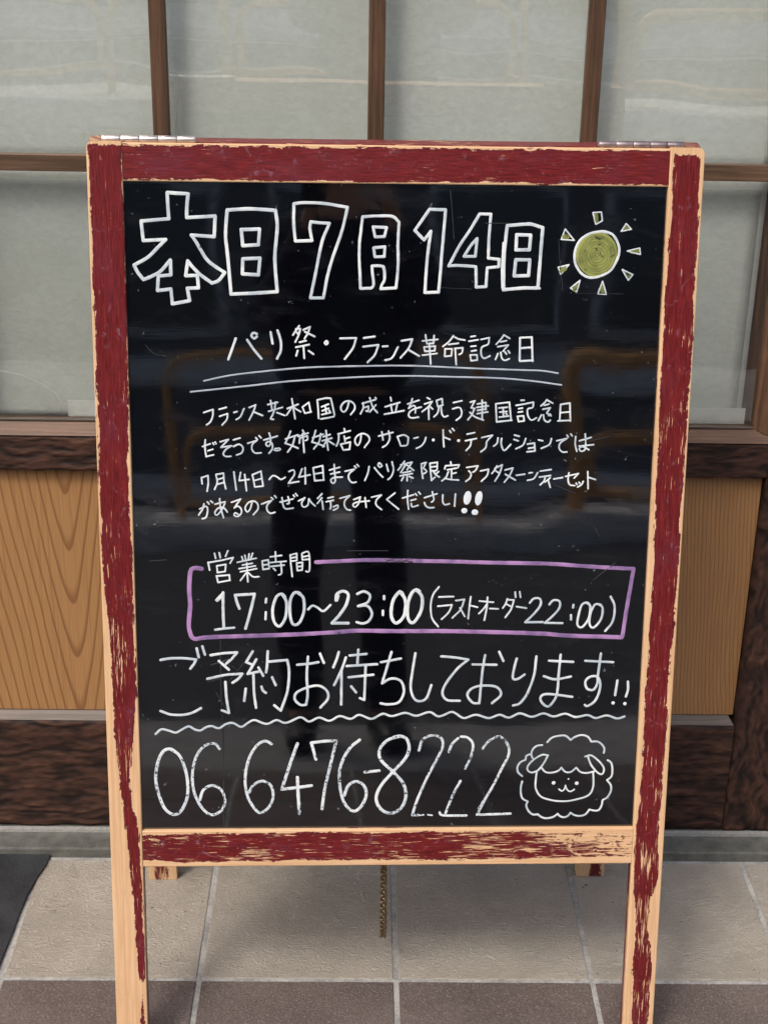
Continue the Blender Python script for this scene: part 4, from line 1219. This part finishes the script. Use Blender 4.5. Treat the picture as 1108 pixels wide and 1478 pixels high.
  ('w',3.4,'-571 5642 -238 5679'),
  ('w',3.4,'-343 5819 -351 5557 -358 5318'),
  ('w',3.4,'-358 5318 -417 5345'),
  ('w',3.4,'-536 5513 -471 5428'),
  ('w',3.4,'-137 5856 129 5907'),
  ('w',3.4,'2 6000 -58 5779 -119 5556'),
  ('w',3.4,'-119 5556 3 5623 130 5589 178 5444 113 5287 -35 5254 -137 5270'),
  ('w',3.4,'324 5982 286 5711 268 5488 313 5342 388 5297 483 5342 547 5528'),
  ('w',3.4,'672 5937 862 5921 1038 5890'),
  ('w',3.4,'1038 5890 887 5754 733 5532 700 5397 770 5312 936 5302'),
  ('w',3.3,'1097 5822 1421 5816'),
  ('w',3.3,'1264 5953 1235 5749 1219 5508 1202 5266'),
  ('w',3.3,'1202 5266 1110 5278 1039 5387 1105 5484 1264 5520 1437 5495 1493 5386 1375 5265'),
  ('w',3.3,'1452 6001 1513 5869'),
  ('w',3.3,'1693 5904 1659 5748 1651 5620 1720 5615 1806 5676'),
  ('w',3.3,'1957 5935 1936 5675 1854 5409 1755 5264 1664 5232'),
  ('w',3.3,'2131 5872 2459 5855'),
  ('w',3.3,'2068 5651 2226 5607 2436 5645'),
  ('w',3.3,'2286 5958 2269 5674 2253 5384 2153 5219 2054 5275 2039 5360 2142 5396 2466 5354'),
  ('w',3.3,'2624 5871 3002 5851'),
  ('w',3.3,'2831 5974 2816 5794 2804 5649 2800 5540 2750 5455 2664 5475 2637 5577 2707 5644 2804 5637 2843 5504 2791 5309 2684 5222 2644 5237'),
  ('w',3.3,'3074 5588 3052 5377'),
  ('w',3.3,'3218 5571 3224 5454 3201 5357'),
  ('d',4.8,'3030 5265'),
  ('d',4.8,'3192 5254'),
  ('w',3.0,'-3176 4838 -3097 4905 -3001 4888 -2904 4857 -2826 4898 -2728 4946 -2651 4904 -2574 4886 -2496 4932 -2418 4949 -2321 4917 -2223 4979 -2127 4992 -2020 4936 -1923 4999 -1835 5033 -1680 4977 -1544 5032 -1418 4990 -1220 5071 -1104 5010 -966 5066 -828 5020 -691 5087 -543 5046 -426 5104 -256 5045 -108 5119 19 5085 199 5129 349 5088 529 5140 657 5078 816 5139 884 5121 1001 5052 1160 5100 1335 5051 1484 5098 1612 5057 1759 5117 1923 5068 2083 5116 2223 5072 2384 5110 2524 5061 2686 5090 2804 5045 2952 5084 3094 5039 3197 5068'),
 ],
 'phone': [
  ('c',4.2,'-2983 4622 -2854 4512 -2768 4227 -2764 3940 -2850 3719 -2954 3657 -3075 3743 -3161 3987 -3190 4207 -3149 4448 -3075 4590 -2983 4622 -2913 4578'),
  ('c',3.8,'-2320 4619 -2363 4684 -2444 4696 -2567 4620 -2662 4424 -2694 4161 -2652 3917 -2543 3717 -2421 3649 -2296 3727 -2253 3871 -2312 4026 -2434 4082 -2548 4016 -2597 3873'),
  ('c',3.8,'-1612 4685 -1693 4729 -1795 4682 -1898 4530 -1961 4311 -1974 4090 -1925 3869 -1793 3679 -1659 3756 -1596 3911 -1626 4078 -1738 4144 -1861 4090 -1924 3980'),
  ('c',4.3,'-1261 4690 -1348 4439 -1477 4021'),
  ('c',4.3,'-1477 4021 -1267 4047 -1072 4074'),
  ('c',4.3,'-1263 4197 -1251 3887 -1237 3664'),
  ('c',4.1,'-1009 4460 -1040 4569 -1074 4701'),
  ('c',4.1,'-1074 4701 -907 4722 -734 4732'),
  ('c',4.1,'-734 4732 -804 4415 -886 4040 -926 3729'),
  ('c',4.1,'-417 4741 -539 4633 -641 4458 -691 4238 -659 3928 -575 3749 -472 3693 -369 3793 -319 3948 -361 4082 -464 4131 -567 4072 -622 3928'),
  ('c',4.1,'-342 4269 -147 4290'),
  ('c',4.3,'134 4794 -29 4740 -140 4609 -128 4455 38 4278 185 4101 225 3923 169 3745 25 3656 -120 3724 -184 3881 -124 4058 38 4267 200 4454 260 4607 227 4750 134 4794 53 4779'),
  ('c',3.6,'394 4585 442 4738 564 4803 688 4769 721 4660 672 4518 514 4188 375 3833 320 3627'),
  ('c',3.6,'320 3627 399 3627'),
  ('c',3.5,'803 4561 847 4674 926 4760'),
  ('c',3.5,'966 4783 1056 4768 1131 4673 1111 4499 1034 4316'),
  ('c',3.5,'973 4132 879 3939 778 3657'),
  ('c',3.5,'696 3666 746 3622 1067 3616'),
  ('c',3.5,'1264 4603 1326 4698 1430 4767 1511 4775 1613 4653 1625 4514 1541 4322'),
  ('c',3.5,'1541 4322 1433 4077 1324 3866 1215 3627'),
  ('c',3.5,'1215 3627 1677 3642'),
  ('c',2.2,'1229 3725 1324 3884 1387 3989'),
  ('c',2.2,'409 3624 474 3632'),
  ('c',2.2,'532 3632 590 3623'),
 ],
 'sheep': [
  ('w',2.7,'2151 4697 2210 4759 2311 4790 2399 4789 2471 4727'),
  ('w',2.7,'2471 4727 2531 4773 2618 4799 2707 4773 2756 4702'),
  ('w',2.7,'2756 4702 2842 4702 2902 4663 2942 4600 2937 4538'),
  ('w',2.7,'2994 4428 3047 4389 3067 4279 3057 4184 3000 4134'),
  ('w',2.7,'3000 4134 3055 4058 3060 3963 3012 3876 2952 3837'),
  ('w',2.7,'2952 3837 2943 3757 2902 3686 2843 3678 2776 3695'),
  ('w',2.7,'2776 3695 2719 3623 2639 3600 2564 3616 2511 3649'),
  ('w',2.7,'2511 3649 2476 3601 2417 3582 2364 3602 2334 3634'),
  ('w',2.7,'2334 3634 2269 3586 2166 3568 2098 3596 2060 3628'),
  ('w',2.7,'2060 3628 1986 3628 1925 3684 1893 3764 1913 3819'),
  ('w',2.7,'1913 3819 1838 3867 1813 3939 1810 4033 1825 4120'),
  ('w',2.6,'1822 4199 1766 4254 1753 4332 1791 4403 1863 4441'),
  ('w',2.6,'1863 4441 1868 4496 1918 4519'),
  ('w',2.6,'2082 4655 2009 4643 1953 4589 1938 4519 1957 4464'),
  ('w',2.6,'2168 4502 2087 4511 1972 4441 1895 4347 1897 4285 1950 4250 2037 4284 2107 4378 2168 4502'),
  ('w',2.6,'2682 4484 2762 4500 2869 4421 2948 4311 2929 4224 2862 4248 2769 4359 2719 4484'),
  ('w',2.6,'2079 4331 2140 4260 2229 4248 2316 4275 2358 4321'),
  ('w',2.6,'2358 4321 2420 4258 2493 4258 2564 4320'),
  ('w',2.6,'2564 4320 2626 4257 2715 4241 2817 4264'),
  ('w',2.6,'2023 4268 2012 4143 2017 4016 2080 3905 2200 3849 2408 3821 2613 3855 2759 3917 2812 4044 2803 4248'),
  ('w',2.1,'2339 4002 2379 3975 2415 4006 2428 4058'),
  ('w',2.1,'2428 4058 2448 3998 2498 3966 2551 3998'),
  ('d',5.3,'2261 4097'),
  ('d',5.3,'2581 4089'),
  ('d',2.4,'2464 4153'),
 ],
 'smudge': [
  ('s',1.4,'-2283 6162 -2285 5428 -2266 4831 -2275 3509'),
  ('s',1.4,'-2409 5821 -2083 5938'),
  ('s',1.4,'-2459 5576 -2254 5645'),
  ('s',1.4,'-2350 5428 -2187 5130'),
  ('s',1.4,'-2251 5870 -2040 5742'),
  ('s',1.4,'-2181 5576 -1974 5850'),
  ('s',1.1,'-3171 10107 -3069 10002 -2912 9968'),
  ('s',1.1,'665 12063 687 11851 722 11467'),
  ('s',1.1,'2673 7000 2969 7249 2898 7172'),
  ('s',1.1,'1110 11668 1415 11671'),
  ('s',1.1,'2113 8304 2392 8193'),
  ('s',1.1,'-608 7407 -60 7408'),
  ('s',1.1,'300 4881 820 4899'),
  ('s',1.1,'2409 8859 2814 8953'),
  ('s',1.1,'2538 7978 2739 7601'),
  ('s',0.9,'577 10861 956 10846'),
  ('s',0.9,'2283 10804 2905 10800'),
  ('s',0.9,'2044 11479 2074 11177 2123 10829'),
  ('s',0.9,'-1321 11831 -1314 11577'),
  ('s',0.9,'1845 5416 1877 5316'),
  ('s',0.9,'615 10291 793 10239'),
  ('s',0.9,'-3201 7263 -2975 7282'),
  ('s',0.9,'-2780 3409 -2495 3417'),
 ],
}

def ink_mat(name, c, c2, thin, scale=260, bare=(.006, .0065, .008), rough=.5):
    t = NT(name); n = t.noise(t.coord('Object', (scale, scale, scale)), 1, 4, .65); n2 = t.noise(t.coord('Object', (30, 30, 30)), 1, 3, .6)
    cc = t.mix(t.ramp(n2, .35, .65), c2, c)
    cc = t.mix(t.ramp(t.math('ADD', n, t.math('MULTIPLY', n2, .35)), thin - .03, thin + .05, 1, 0), cc, bare)
    return t.bsdf(cc, rough, t.bump(n, .2, .0003), spec=.3)
INKM = {'w': ink_mat('white_marker', (.80, .85, .86), (.50, .58, .64), .44), 'd': ink_mat('white_marker_dots', (.80, .86, .88), (.72, .79, .84), .2),
        'c': ink_mat('patchy_white_marker', (.78, .84, .87), (.58, .66, .72), .59, 300, (.05, .06, .07)), 'l': ink_mat('thin_grey_marker', (.50, .55, .62), (.36, .41, .48), .2),
        'p': ink_mat('purple_marker', (.46, .26, .52), (.22, .14, .30), .47, 90, (.10, .07, .14)), 's': ink_mat('marker_smudge', (.040, .044, .052), (.016, .018, .022), .58, 300, (.0045, .005, .006)),
        'z': ink_mat('pale_green_marker', (.24, .27, .08), (.12, .145, .045), .54, 110, (.02, .024, .012)), 'y': ink_mat('yellow_green_marker', (.36, .38, .10), (.20, .225, .06), .54, 110, (.05, .06, .03))}
def smooth(pts):
    if len(pts) < 3: return pts
    out = [pts[0]]; P = [pts[0] * 2 - pts[1]] + pts + [pts[-1] * 2 - pts[-2]]
    for i in range(1, len(P) - 2):
        n = max(2, min(9, int((P[i + 1] - P[i]).length / .0022)))
        for k in range(1, n + 1):
            t = k / n; a, b, c, d = P[i - 1:i + 3]
            out.append(.5 * ((2 * b) + (c - a) * t + (2 * a - 5 * b + 4 * c - d) * t * t + (3 * b - a - 3 * c + d) * t ** 3))
    return out
def stroke(V, Fc, pts, wid, zoff):
    """a low domed ridge of marker paint with round ends"""
    r = wid / 2
    if len(pts) == 1: pts = [pts[0], pts[0] + Vector((.00004, 0))]
    pts = smooth(pts)
    if (pts[-1] - pts[0]).length < .0002 and len(pts) > 4: pts = pts + [pts[1]]
    # hand tremor
    ph = random.random() * 50
    prof = [(-1, 0), (-.72, .75), (0, 1), (.72, .75), (1, 0)]
    T0 = (pts[1] - pts[0]).normalized(); T1 = (pts[-1] - pts[-2]).normalized(); rows = []
    for a in (85, 62, 40, 18): rows.append((pts[0] - T0 * r * math.sin(R(a)), T0, r * math.cos(R(a))))
    N = len(pts); s = 0
    for i, p in enumerate(pts):
        a = (pts[i] - pts[i - 1]).normalized() if i > 0 else T0; b = (pts[i + 1] - pts[i]).normalized() if i < N - 1 else T1
        t = a + b; t = t.normalized() if t.length > .2 else b
        if i: s += (pts[i] - pts[i - 1]).length
        wv = 1 + .10 * noise.noise(Vector((s * 160, ph, 0))) + .05 * noise.noise(Vector((s * 700, ph, 4)))
        q = p + Vector((noise.noise(Vector((s * 90, ph, 1))), noise.noise(Vector((s * 90, ph, 2))))) * .00018
        rows.append((q, t, r * wv))
    for a in (18, 40, 62, 85): rows.append((pts[-1] + T1 * r * math.sin(R(a)), T1, r * math.cos(R(a))))
    base = len(V)
    for p, t, rr in rows:
        nn = Vector((-t.y, t.x))
        for x, h in prof:
            q = p + nn * x * rr; V.append(front(q.x, q.y, REC + .00006 + zoff + .00022 * h * (rr / r if rr < r else 1)))
    for i in range(len(rows) - 1):
        for k in range(4): Fc.append((base + i * 5 + k, base + i * 5 + k + 1, base + (i + 1) * 5 + k + 1, base + (i + 1) * 5 + k))
def disc(V, Fc, c, rx, ry, ang, zoff, n=26, jag=.05):
    b = len(V); V.append(front(c[0], c[1], REC + .0003 + zoff)); ph = random.random() * 9
    for ring, h in ((.7, .00026), (1, .00005)):
        for k in range(n):
            a = 2 * math.pi * k / n; rr = ring * (1 + jag * noise.noise(Vector((math.cos(a) * 2, math.sin(a) * 2, ph))))
            x, y = rx * rr * math.cos(a), ry * rr * math.sin(a); V.append(front(c[0] + x * math.cos(ang) - y * math.sin(ang), c[1] + x * math.sin(ang) + y * math.cos(ang), REC + h + zoff))
    for k in range(n):
        Fc.append((b, b + 1 + k, b + 1 + (k + 1) % n)); Fc.append((b + 1 + k, b + 1 + n + k, b + 1 + n + (k + 1) % n, b + 1 + (k + 1) % n))
NAMES = {'head': ('heading_writing', 'large outlined date heading in white marker'), 'title': ('title_writing', 'white title line with two thin lines under it'), 'row1': ('message_line', 'first line of the white message'),
         'row2': ('message_line', 'second line of the white message'), 'row3': ('message_line', 'third line of the white message'), 'row4': ('message_line', 'last line of the white message with two exclamation marks'),
         'hours': ('hours_writing', 'white opening hours inside the purple box'), 'box': ('purple_border', 'hand drawn purple box around the hours'), 'reserve': ('reservation_writing', 'large white reservation line over a wavy line'),
         'phone': ('number_writing', 'patchy white telephone number'), 'sheep': ('sheep_drawing', 'white line drawing of a woolly sheep face'), 'sun': ('sun_drawing', 'drawn sun with green yellow fill and eight rays'), 'smudge': ('smudge_marks', 'faint grey smears and scratches on the black panel')}
order = 0
for key, items in INK.items():
    V, Fc, MI, mats = [], [], [], []
    if key == 'sun':
        mats += ['y', 'z']; a = len(Fc)
        # swirled fill
        for k in range(15):
            f = k / 14; rr = .0262 * (1 - f * .97); pts = [Vector((.2538 + rr * .93 * math.cos(R(x)) + .003 * noise.noise(Vector((k, x * .01, 1))), 1.1287 + rr * math.sin(R(x)) * 1.0 + .0015 * noise.noise(Vector((k, x * .01, 7))))) for x in range(k * 37, k * 37 + 375, 30)]
            b0 = len(Fc); stroke(V, Fc, pts, .0034 if k % 2 else .0042, .00002 if k % 2 else -.00003); MI += [k % 2] * (len(Fc) - b0)
    for sty, wd, s in items:
        if sty not in mats: mats.append(sty)
        n = list(map(int, s.split())); pts = [Vector((n[i] / 1e4, n[i + 1] / 1e4)) for i in range(0, len(n), 2)]
        order += 1; a = len(Fc); stroke(V, Fc, pts, wd / 1000, .00004 + .000004 * (order % 23)); MI += [mats.index(sty)] * (len(Fc) - a)
        if key == 'sun' and sty == 'w' and wd < 2.5:
            pass
    if key == 'row4':
        a = len(Fc)
        for c, rx, ry, an in (((.0971, .8128), .0050, .0092, R(-8)), ((.1121, .8123), .0047, .0097, R(-10)), ((.0935, .7955), .0040, .0036, 0), ((.1074, .7934), .0044, .0039, 0)): disc(V, Fc, c, rx, ry, an, .00003)
        if 'd' not in mats: mats.append('d')
        MI += [mats.index('d')] * (len(Fc) - a)
    if key == 'box':
        mats.append('s'); a = len(Fc)
        for k in range(6):
            pts = [Vector((-0.0095 + .0045 * i + random.uniform(-.001, .001), 0.7275 + random.uniform(-.0028, .0028))) for i in range(9)]; stroke(V, Fc, pts, .0007, .00014)
        MI += [mats.index('s')] * (len(Fc) - a)
    nm, lab = NAMES[key]; me = bpy.data.meshes.new(nm); me.from_pydata(V, [], Fc)
    for m in mats: me.materials.append(INKM[m])
    me.polygons.foreach_set('material_index', MI); me.polygons.foreach_set('use_smooth', [True] * len(Fc)); me.update()
    link(nm, me, None, PANEL, label=lab, kind='stuff' if key == 'smudge' else None)

# ---- hinges: barrel of five knuckles lying in the gap between the two leaves, leaves screwed to the top edges
MAT_HINGE = simple('worn_steel_hinge', (.50, .46, .46), .32, .25, 90, .1, metal=.85)
MAT_HINGE_D = simple('tarnished_steel_hinge', (.30, .25, .26), .4, .3, 90, .1, metal=.85)
def hinge(u0, u1, mat, lab):
    y0 = B_TOP.y - .003; z0 = 1.262 * ct - .0032; n = 5; L = (u1 - u0) / n
    h = empty('hinge'); h.parent = SB; h['label'] = lab
    for k in range(n):
        a, b = u0 + k * L + .00025, u0 + (k + 1) * L - .00025
        bm = bmesh.new(); tube_mesh(bm, [(a, y0, z0 + .002), (a + .0008, y0, z0 + .002), (b - .0008, y0, z0 + .002), (b, y0, z0 + .002)], .0052, 16)
        for v in bm.verts:
            if abs(v.co.x - a) < 1e-5 or abs(v.co.x - b) < 1e-5:
                v.co.y = y0 + (v.co.y - y0) * .95; v.co.z = z0 + .002 + (v.co.z - z0 - .002) * .95
        from_bm('knuckle', bm, mat, h, True)
    bm = bmesh.new(); tube_mesh(bm, [(u0 - .001, y0, z0 + .002), (u1 + .001, y0, z0 + .002)], .0022, 8); from_bm('pin', bm, mat, h, True)
hinge(-.366, -.250, MAT_HINGE, 'bright steel hinge at the left end of the top edge')
hinge(.252, .360, MAT_HINGE_D, 'dull steel hinge at the right end of the top edge')
# ---- chain between the two leaves
bm = bmesh.new(); A = Vector((-.006, .31 * st + .024, .30)); Bp = Vector((-.002, .37, .31)); sag = Vector((.004, .222, .046)); N = 92
path = []
for i in range(N * 4 + 1):
    s = i / (N * 4); 
    # steep catenary-like loop
    y = A.y + (Bp.y - A.y) * s; c = (2 * s - 1); z = sag.z + (A.z - sag.z) * (math.cosh(2.6 * c) - 1) / (math.cosh(2.6) - 1); x = A.x + (sag.x - A.x) * min(1, 2 * s) * .9 + (.006 if s > .5 else 0) * (s - .5) * 2
    path.append(Vector((x, y, z)))
tot = sum((path[i + 1] - path[i]).length for i in range(len(path) - 1)); pitch = .0080; tcur = 0; nxt = 0; k = 0
for i in range(len(path) - 1):
    seg = (path[i + 1] - path[i]).length
    while nxt <= tcur + seg:
        f = (nxt - tcur) / seg; p = path[i].lerp(path[i + 1], f); t = (path[i + 1] - path[i]).normalized(); o = t.orthogonal().normalized(); b = t.cross(o)
        ang = R(25 + 65 * (k % 2)); n1 = o * math.cos(ang) + b * math.sin(ang)
        pts = [p + t * (.0062 * math.cos(a)) + n1 * (.0046 * math.sin(a)) for a in [2 * math.pi * j / 10 for j in range(10)]]
        tube_mesh(bm, pts, .0013, 5, True); nxt += pitch; k += 1
    tcur += seg
MAT_BRASS = simple('dull_brass_chain', (.30, .23, .13), .35, .25, 200, .1, metal=.8)
from_bm('chain', bm, MAT_BRASS, SB, True, label='dull brass chain looped between the two halves', kind='stuff')

# ------------------------------------------------------------------ the photographer, standing behind the camera and mirrored in the board
PX0, PY0 = -.012, -2.16
def skin_part(name, pts, edges, rad, roots, mat, parent, lv=2, **k):
    me = bpy.data.meshes.new(name); me.from_pydata([Vector(p) for p in pts], edges, []); me.update()
    o = link(name, me, mat, parent, **k); md = o.modifiers.new('skin', 'SKIN'); md.use_smooth_shade = True
    for i, sv in enumerate(me.skin_vertices[0].data):
        r = rad[i]; sv.radius = r if isinstance(r, tuple) else (r, r); sv.use_root = i in roots
    s = o.modifiers.new('sub', 'SUBSURF'); s.levels = lv; s.render_levels = lv
    return o
MAT_SKIN = simple('skin', (.50, .30, .21), .55, .06, 12, .05); MAT_SHIRT = simple('navy_shirt_cloth', (.010, .013, .026), .85, .2, 60, .3)
MAT_TROU = simple('black_trouser_cloth', (.008, .009, .014), .85, .2, 60, .3); MAT_HAIR = simple('black_hair', (.012, .010, .009), .45, .3, 200, .4); MAT_SHOE = simple('black_shoe', (.012, .012, .013), .4, .2, 30, .1)
per = empty('person', (PX0, PY0, 0), label='person in dark navy clothes holding up a phone, mirrored in the black board', cat='person')
H = [(.0, .0, .92), (0, -.01, 1.08), (0, .0, 1.26), (0, -.005, 1.40), (0, .01, 1.50), (0, .03, 1.575), (0, .045, 1.66),
     (-.17, -.01, 1.385), (-.235, .05, 1.14), (-.085, .245, 1.40), (-.06, .31, 1.475),
     (.17, -.01, 1.385), (.235, .05, 1.14), (.115, .245, 1.40), (.09, .31, 1.475),
     (-.095, .0, .88), (-.115, .02, .49), (-.125, -.02, .09), (-.13, .09, .03),
     (.095, 0, .88), (.115, .02, .49), (.125, -.02, .09), (.13, .09, .03)]
E_ = [(0, 1), (1, 2), (2, 3), (3, 4), (4, 5), (5, 6), (3, 7), (7, 8), (8, 9), (9, 10), (3, 11), (11, 12), (12, 13), (13, 14), (0, 15), (15, 16), (16, 17), (17, 18), (0, 19), (19, 20), (20, 21), (21, 22)]
RD = [(.13, .10), (.125, .10), (.14, .11), (.12, .09), .05, .075, .085, .055, .040, .026, .022, .055, .040, .026, .022, .085, .055, .036, .03, .085, .055, .036, .03]
skin_part('body', H, E_, RD, (0,), MAT_SKIN, per)
bm = bmesh.new(); bmesh.ops.create_uvsphere(bm, u_segments=28, v_segments=20, radius=1)     # head with face
for v in bm.verts:
    x, y, z = v.co; s = 1 - .22 * max(0, -z) ** 1.5; n = 0
    n += .16 * math.exp(-((x / .13) ** 2 + ((z + .05) / .22) ** 2)) * (y > 0)      # nose
    n -= .07 * (math.exp(-(((x - .36) / .17) ** 2 + ((z - .1) / .12) ** 2)) + math.exp(-(((x + .36) / .17) ** 2 + ((z - .1) / .12) ** 2))) * (y > 0)  # eye sockets
    n += .05 * math.exp(-((x / .25) ** 2 + ((z + .45) / .07) ** 2)) * (y > 0)      # lips
    v.co = Vector((x * .077 * s, (y * (.097) + n * .097) * s, z * .118))
head = from_bm('head', bm, MAT_SKIN, per, True); head.location = (0, .055, 1.635); head.rotation_euler = (R(-12), 0, 0)
for sx in (-1, 1):
    bm = bmesh.new(); bmesh.ops.create_uvsphere(bm, u_segments=10, v_segments=8, radius=.012); e = from_bm('eye', bm, simple('eye', (.25, .22, .2), .2, .1), head, True); e.location = (sx * .028, .083, .012)
    bm = bmesh.new(); bmesh.ops.create_uvsphere(bm, u_segments=10, v_segments=8, radius=1, matrix=Matrix.Diagonal((.010, .018, .030, 1))); e = from_bm('ear', bm, MAT_SKIN, head, True); e.location = (sx * .078, -.003, -.005)
bm = bmesh.new(); bmesh.ops.create_uvsphere(bm, u_segments=24, v_segments=16, radius=1)
bmesh.ops.delete(bm, geom=[v for v in bm.verts if v.co.z < -.35 or (v.co.z < .42 and v.co.y > .25)], context='VERTS')
for v in bm.verts: v.co = Vector((v.co.x * .088, v.co.y * .108, v.co.z * .128 + .006)) * (1 + .03 * noise.noise(v.co * 7))
hair = from_bm('hair', bm, MAT_HAIR, head, True); hair.modifiers.new('t', 'SOLIDIFY').thickness = .008
skin_part('shirt', [H[i] for i in (0, 1, 2, 3, 7, 8, 9, 11, 12, 13)] + [(0, -.0, 1.46)], [(0, 1), (1, 2), (2, 3), (3, 4), (4, 5), (5, 6), (3, 7), (7, 8), (8, 9), (3, 10)], [(.215, .14), (.21, .13), (.21, .13), (.155, .11), .080, .070, .045, .080, .070, .045, .065], (0,), MAT_SHIRT, per)
skin_part('trousers', [(0, 0, .96)] + [H[i] for i in (15, 16)] + [(-.125, -.01, .07)] + [H[i] for i in (19, 20)] + [(.125, -.01, .07)], [(0, 1), (1, 2), (2, 3), (0, 4), (4, 5), (5, 6)], [(.15, .12), .095, .070, .058, .095, .070, .058], (0,), MAT_TROU, per)
for sx in (-1, 1):
    skin_part('shoe', [(sx * .125, -.05, .045), (sx * .128, .04, .045), (sx * .135, .15, .03), (sx * .137, .20, .028)], [(0, 1), (1, 2), (2, 3)], [.045, .045, .04, .028], (0,), MAT_SHOE, per)
    # hand gripping the side of the phone: palm, four fingers and a thumb
    wx, wy, wz = (-.06, .31, 1.475) if sx < 0 else (.09, .31, 1.475); cx = .015 + sx * .045
    palm = Vector((wx, wy, wz)); k1 = Vector((.015 + sx * .062, .345, 1.525)); pts = [palm, palm.lerp(k1, .5), k1]; eds = [(0, 1), (1, 2)]; rad = [(.020, .016), (.028, .016), (.026, .014)]; roots = [0]
    for q in range(4):
        b = k1 + Vector((0, .004, -.022 + .016 * q)); i0 = len(pts); ln = (.055, .066, .062, .048)[q] if q else .05
        pts += [b, b + Vector((sx * .006, .022, .006)), b + Vector((-sx * .012, .030, .010)), b + Vector((-sx * .03 * ln / .06, .028, .012))]; eds += [(i0, i0 + 1), (i0 + 1, i0 + 2), (i0 + 2, i0 + 3)]; rad += [.0095, .009, .0085, .0075]; roots.append(i0)
    b = palm.lerp(k1, .55) + Vector((-sx * .008, -.012, 0)); i0 = len(pts); pts += [b, b + Vector((-sx * .012, -.010, .025)), b + Vector((-sx * .026, -.004, .045))]; eds += [(i0, i0 + 1), (i0 + 1, i0 + 2)]; rad += [.012, .0105, .009]; roots.append(i0)
    skin_part('hand', pts, eds, rad, set(roots), MAT_SKIN, per, lv=1)
bm = bmesh.new(); add_box(bm, (-.036, -.012, -.074), (.036, -.004, .074), .003, 2)
ph = from_bm('phone_body', bm, simple('black_phone', (.02, .02, .022), .25, .05), None); ph.name = 'phone'
# lens looks the same way as the camera: local +y = view direction, local z = up
ph.matrix_world = Matrix(((_r.x, _f.x, _u.x, CAM.x), (_r.y, _f.y, _u.y, CAM.y), (_r.z, _f.z, _u.z, CAM.z), (0, 0, 0, 1))) @ Matrix.Translation((-.022, -.002, -.055))
tag(ph, label='black phone held up by the person mirrored in the board', cat='phone')
bm = bmesh.new(); bmesh.ops.create_cone(bm, cap_ends=True, segments=24, radius1=.007, radius2=.007, depth=.0016, matrix=Matrix.Translation((.022, -.0052, .055)) @ Matrix.Rotation(R(90), 4, 'X'))
from_bm('lens_ring', bm, MAT_STEEL, ph)
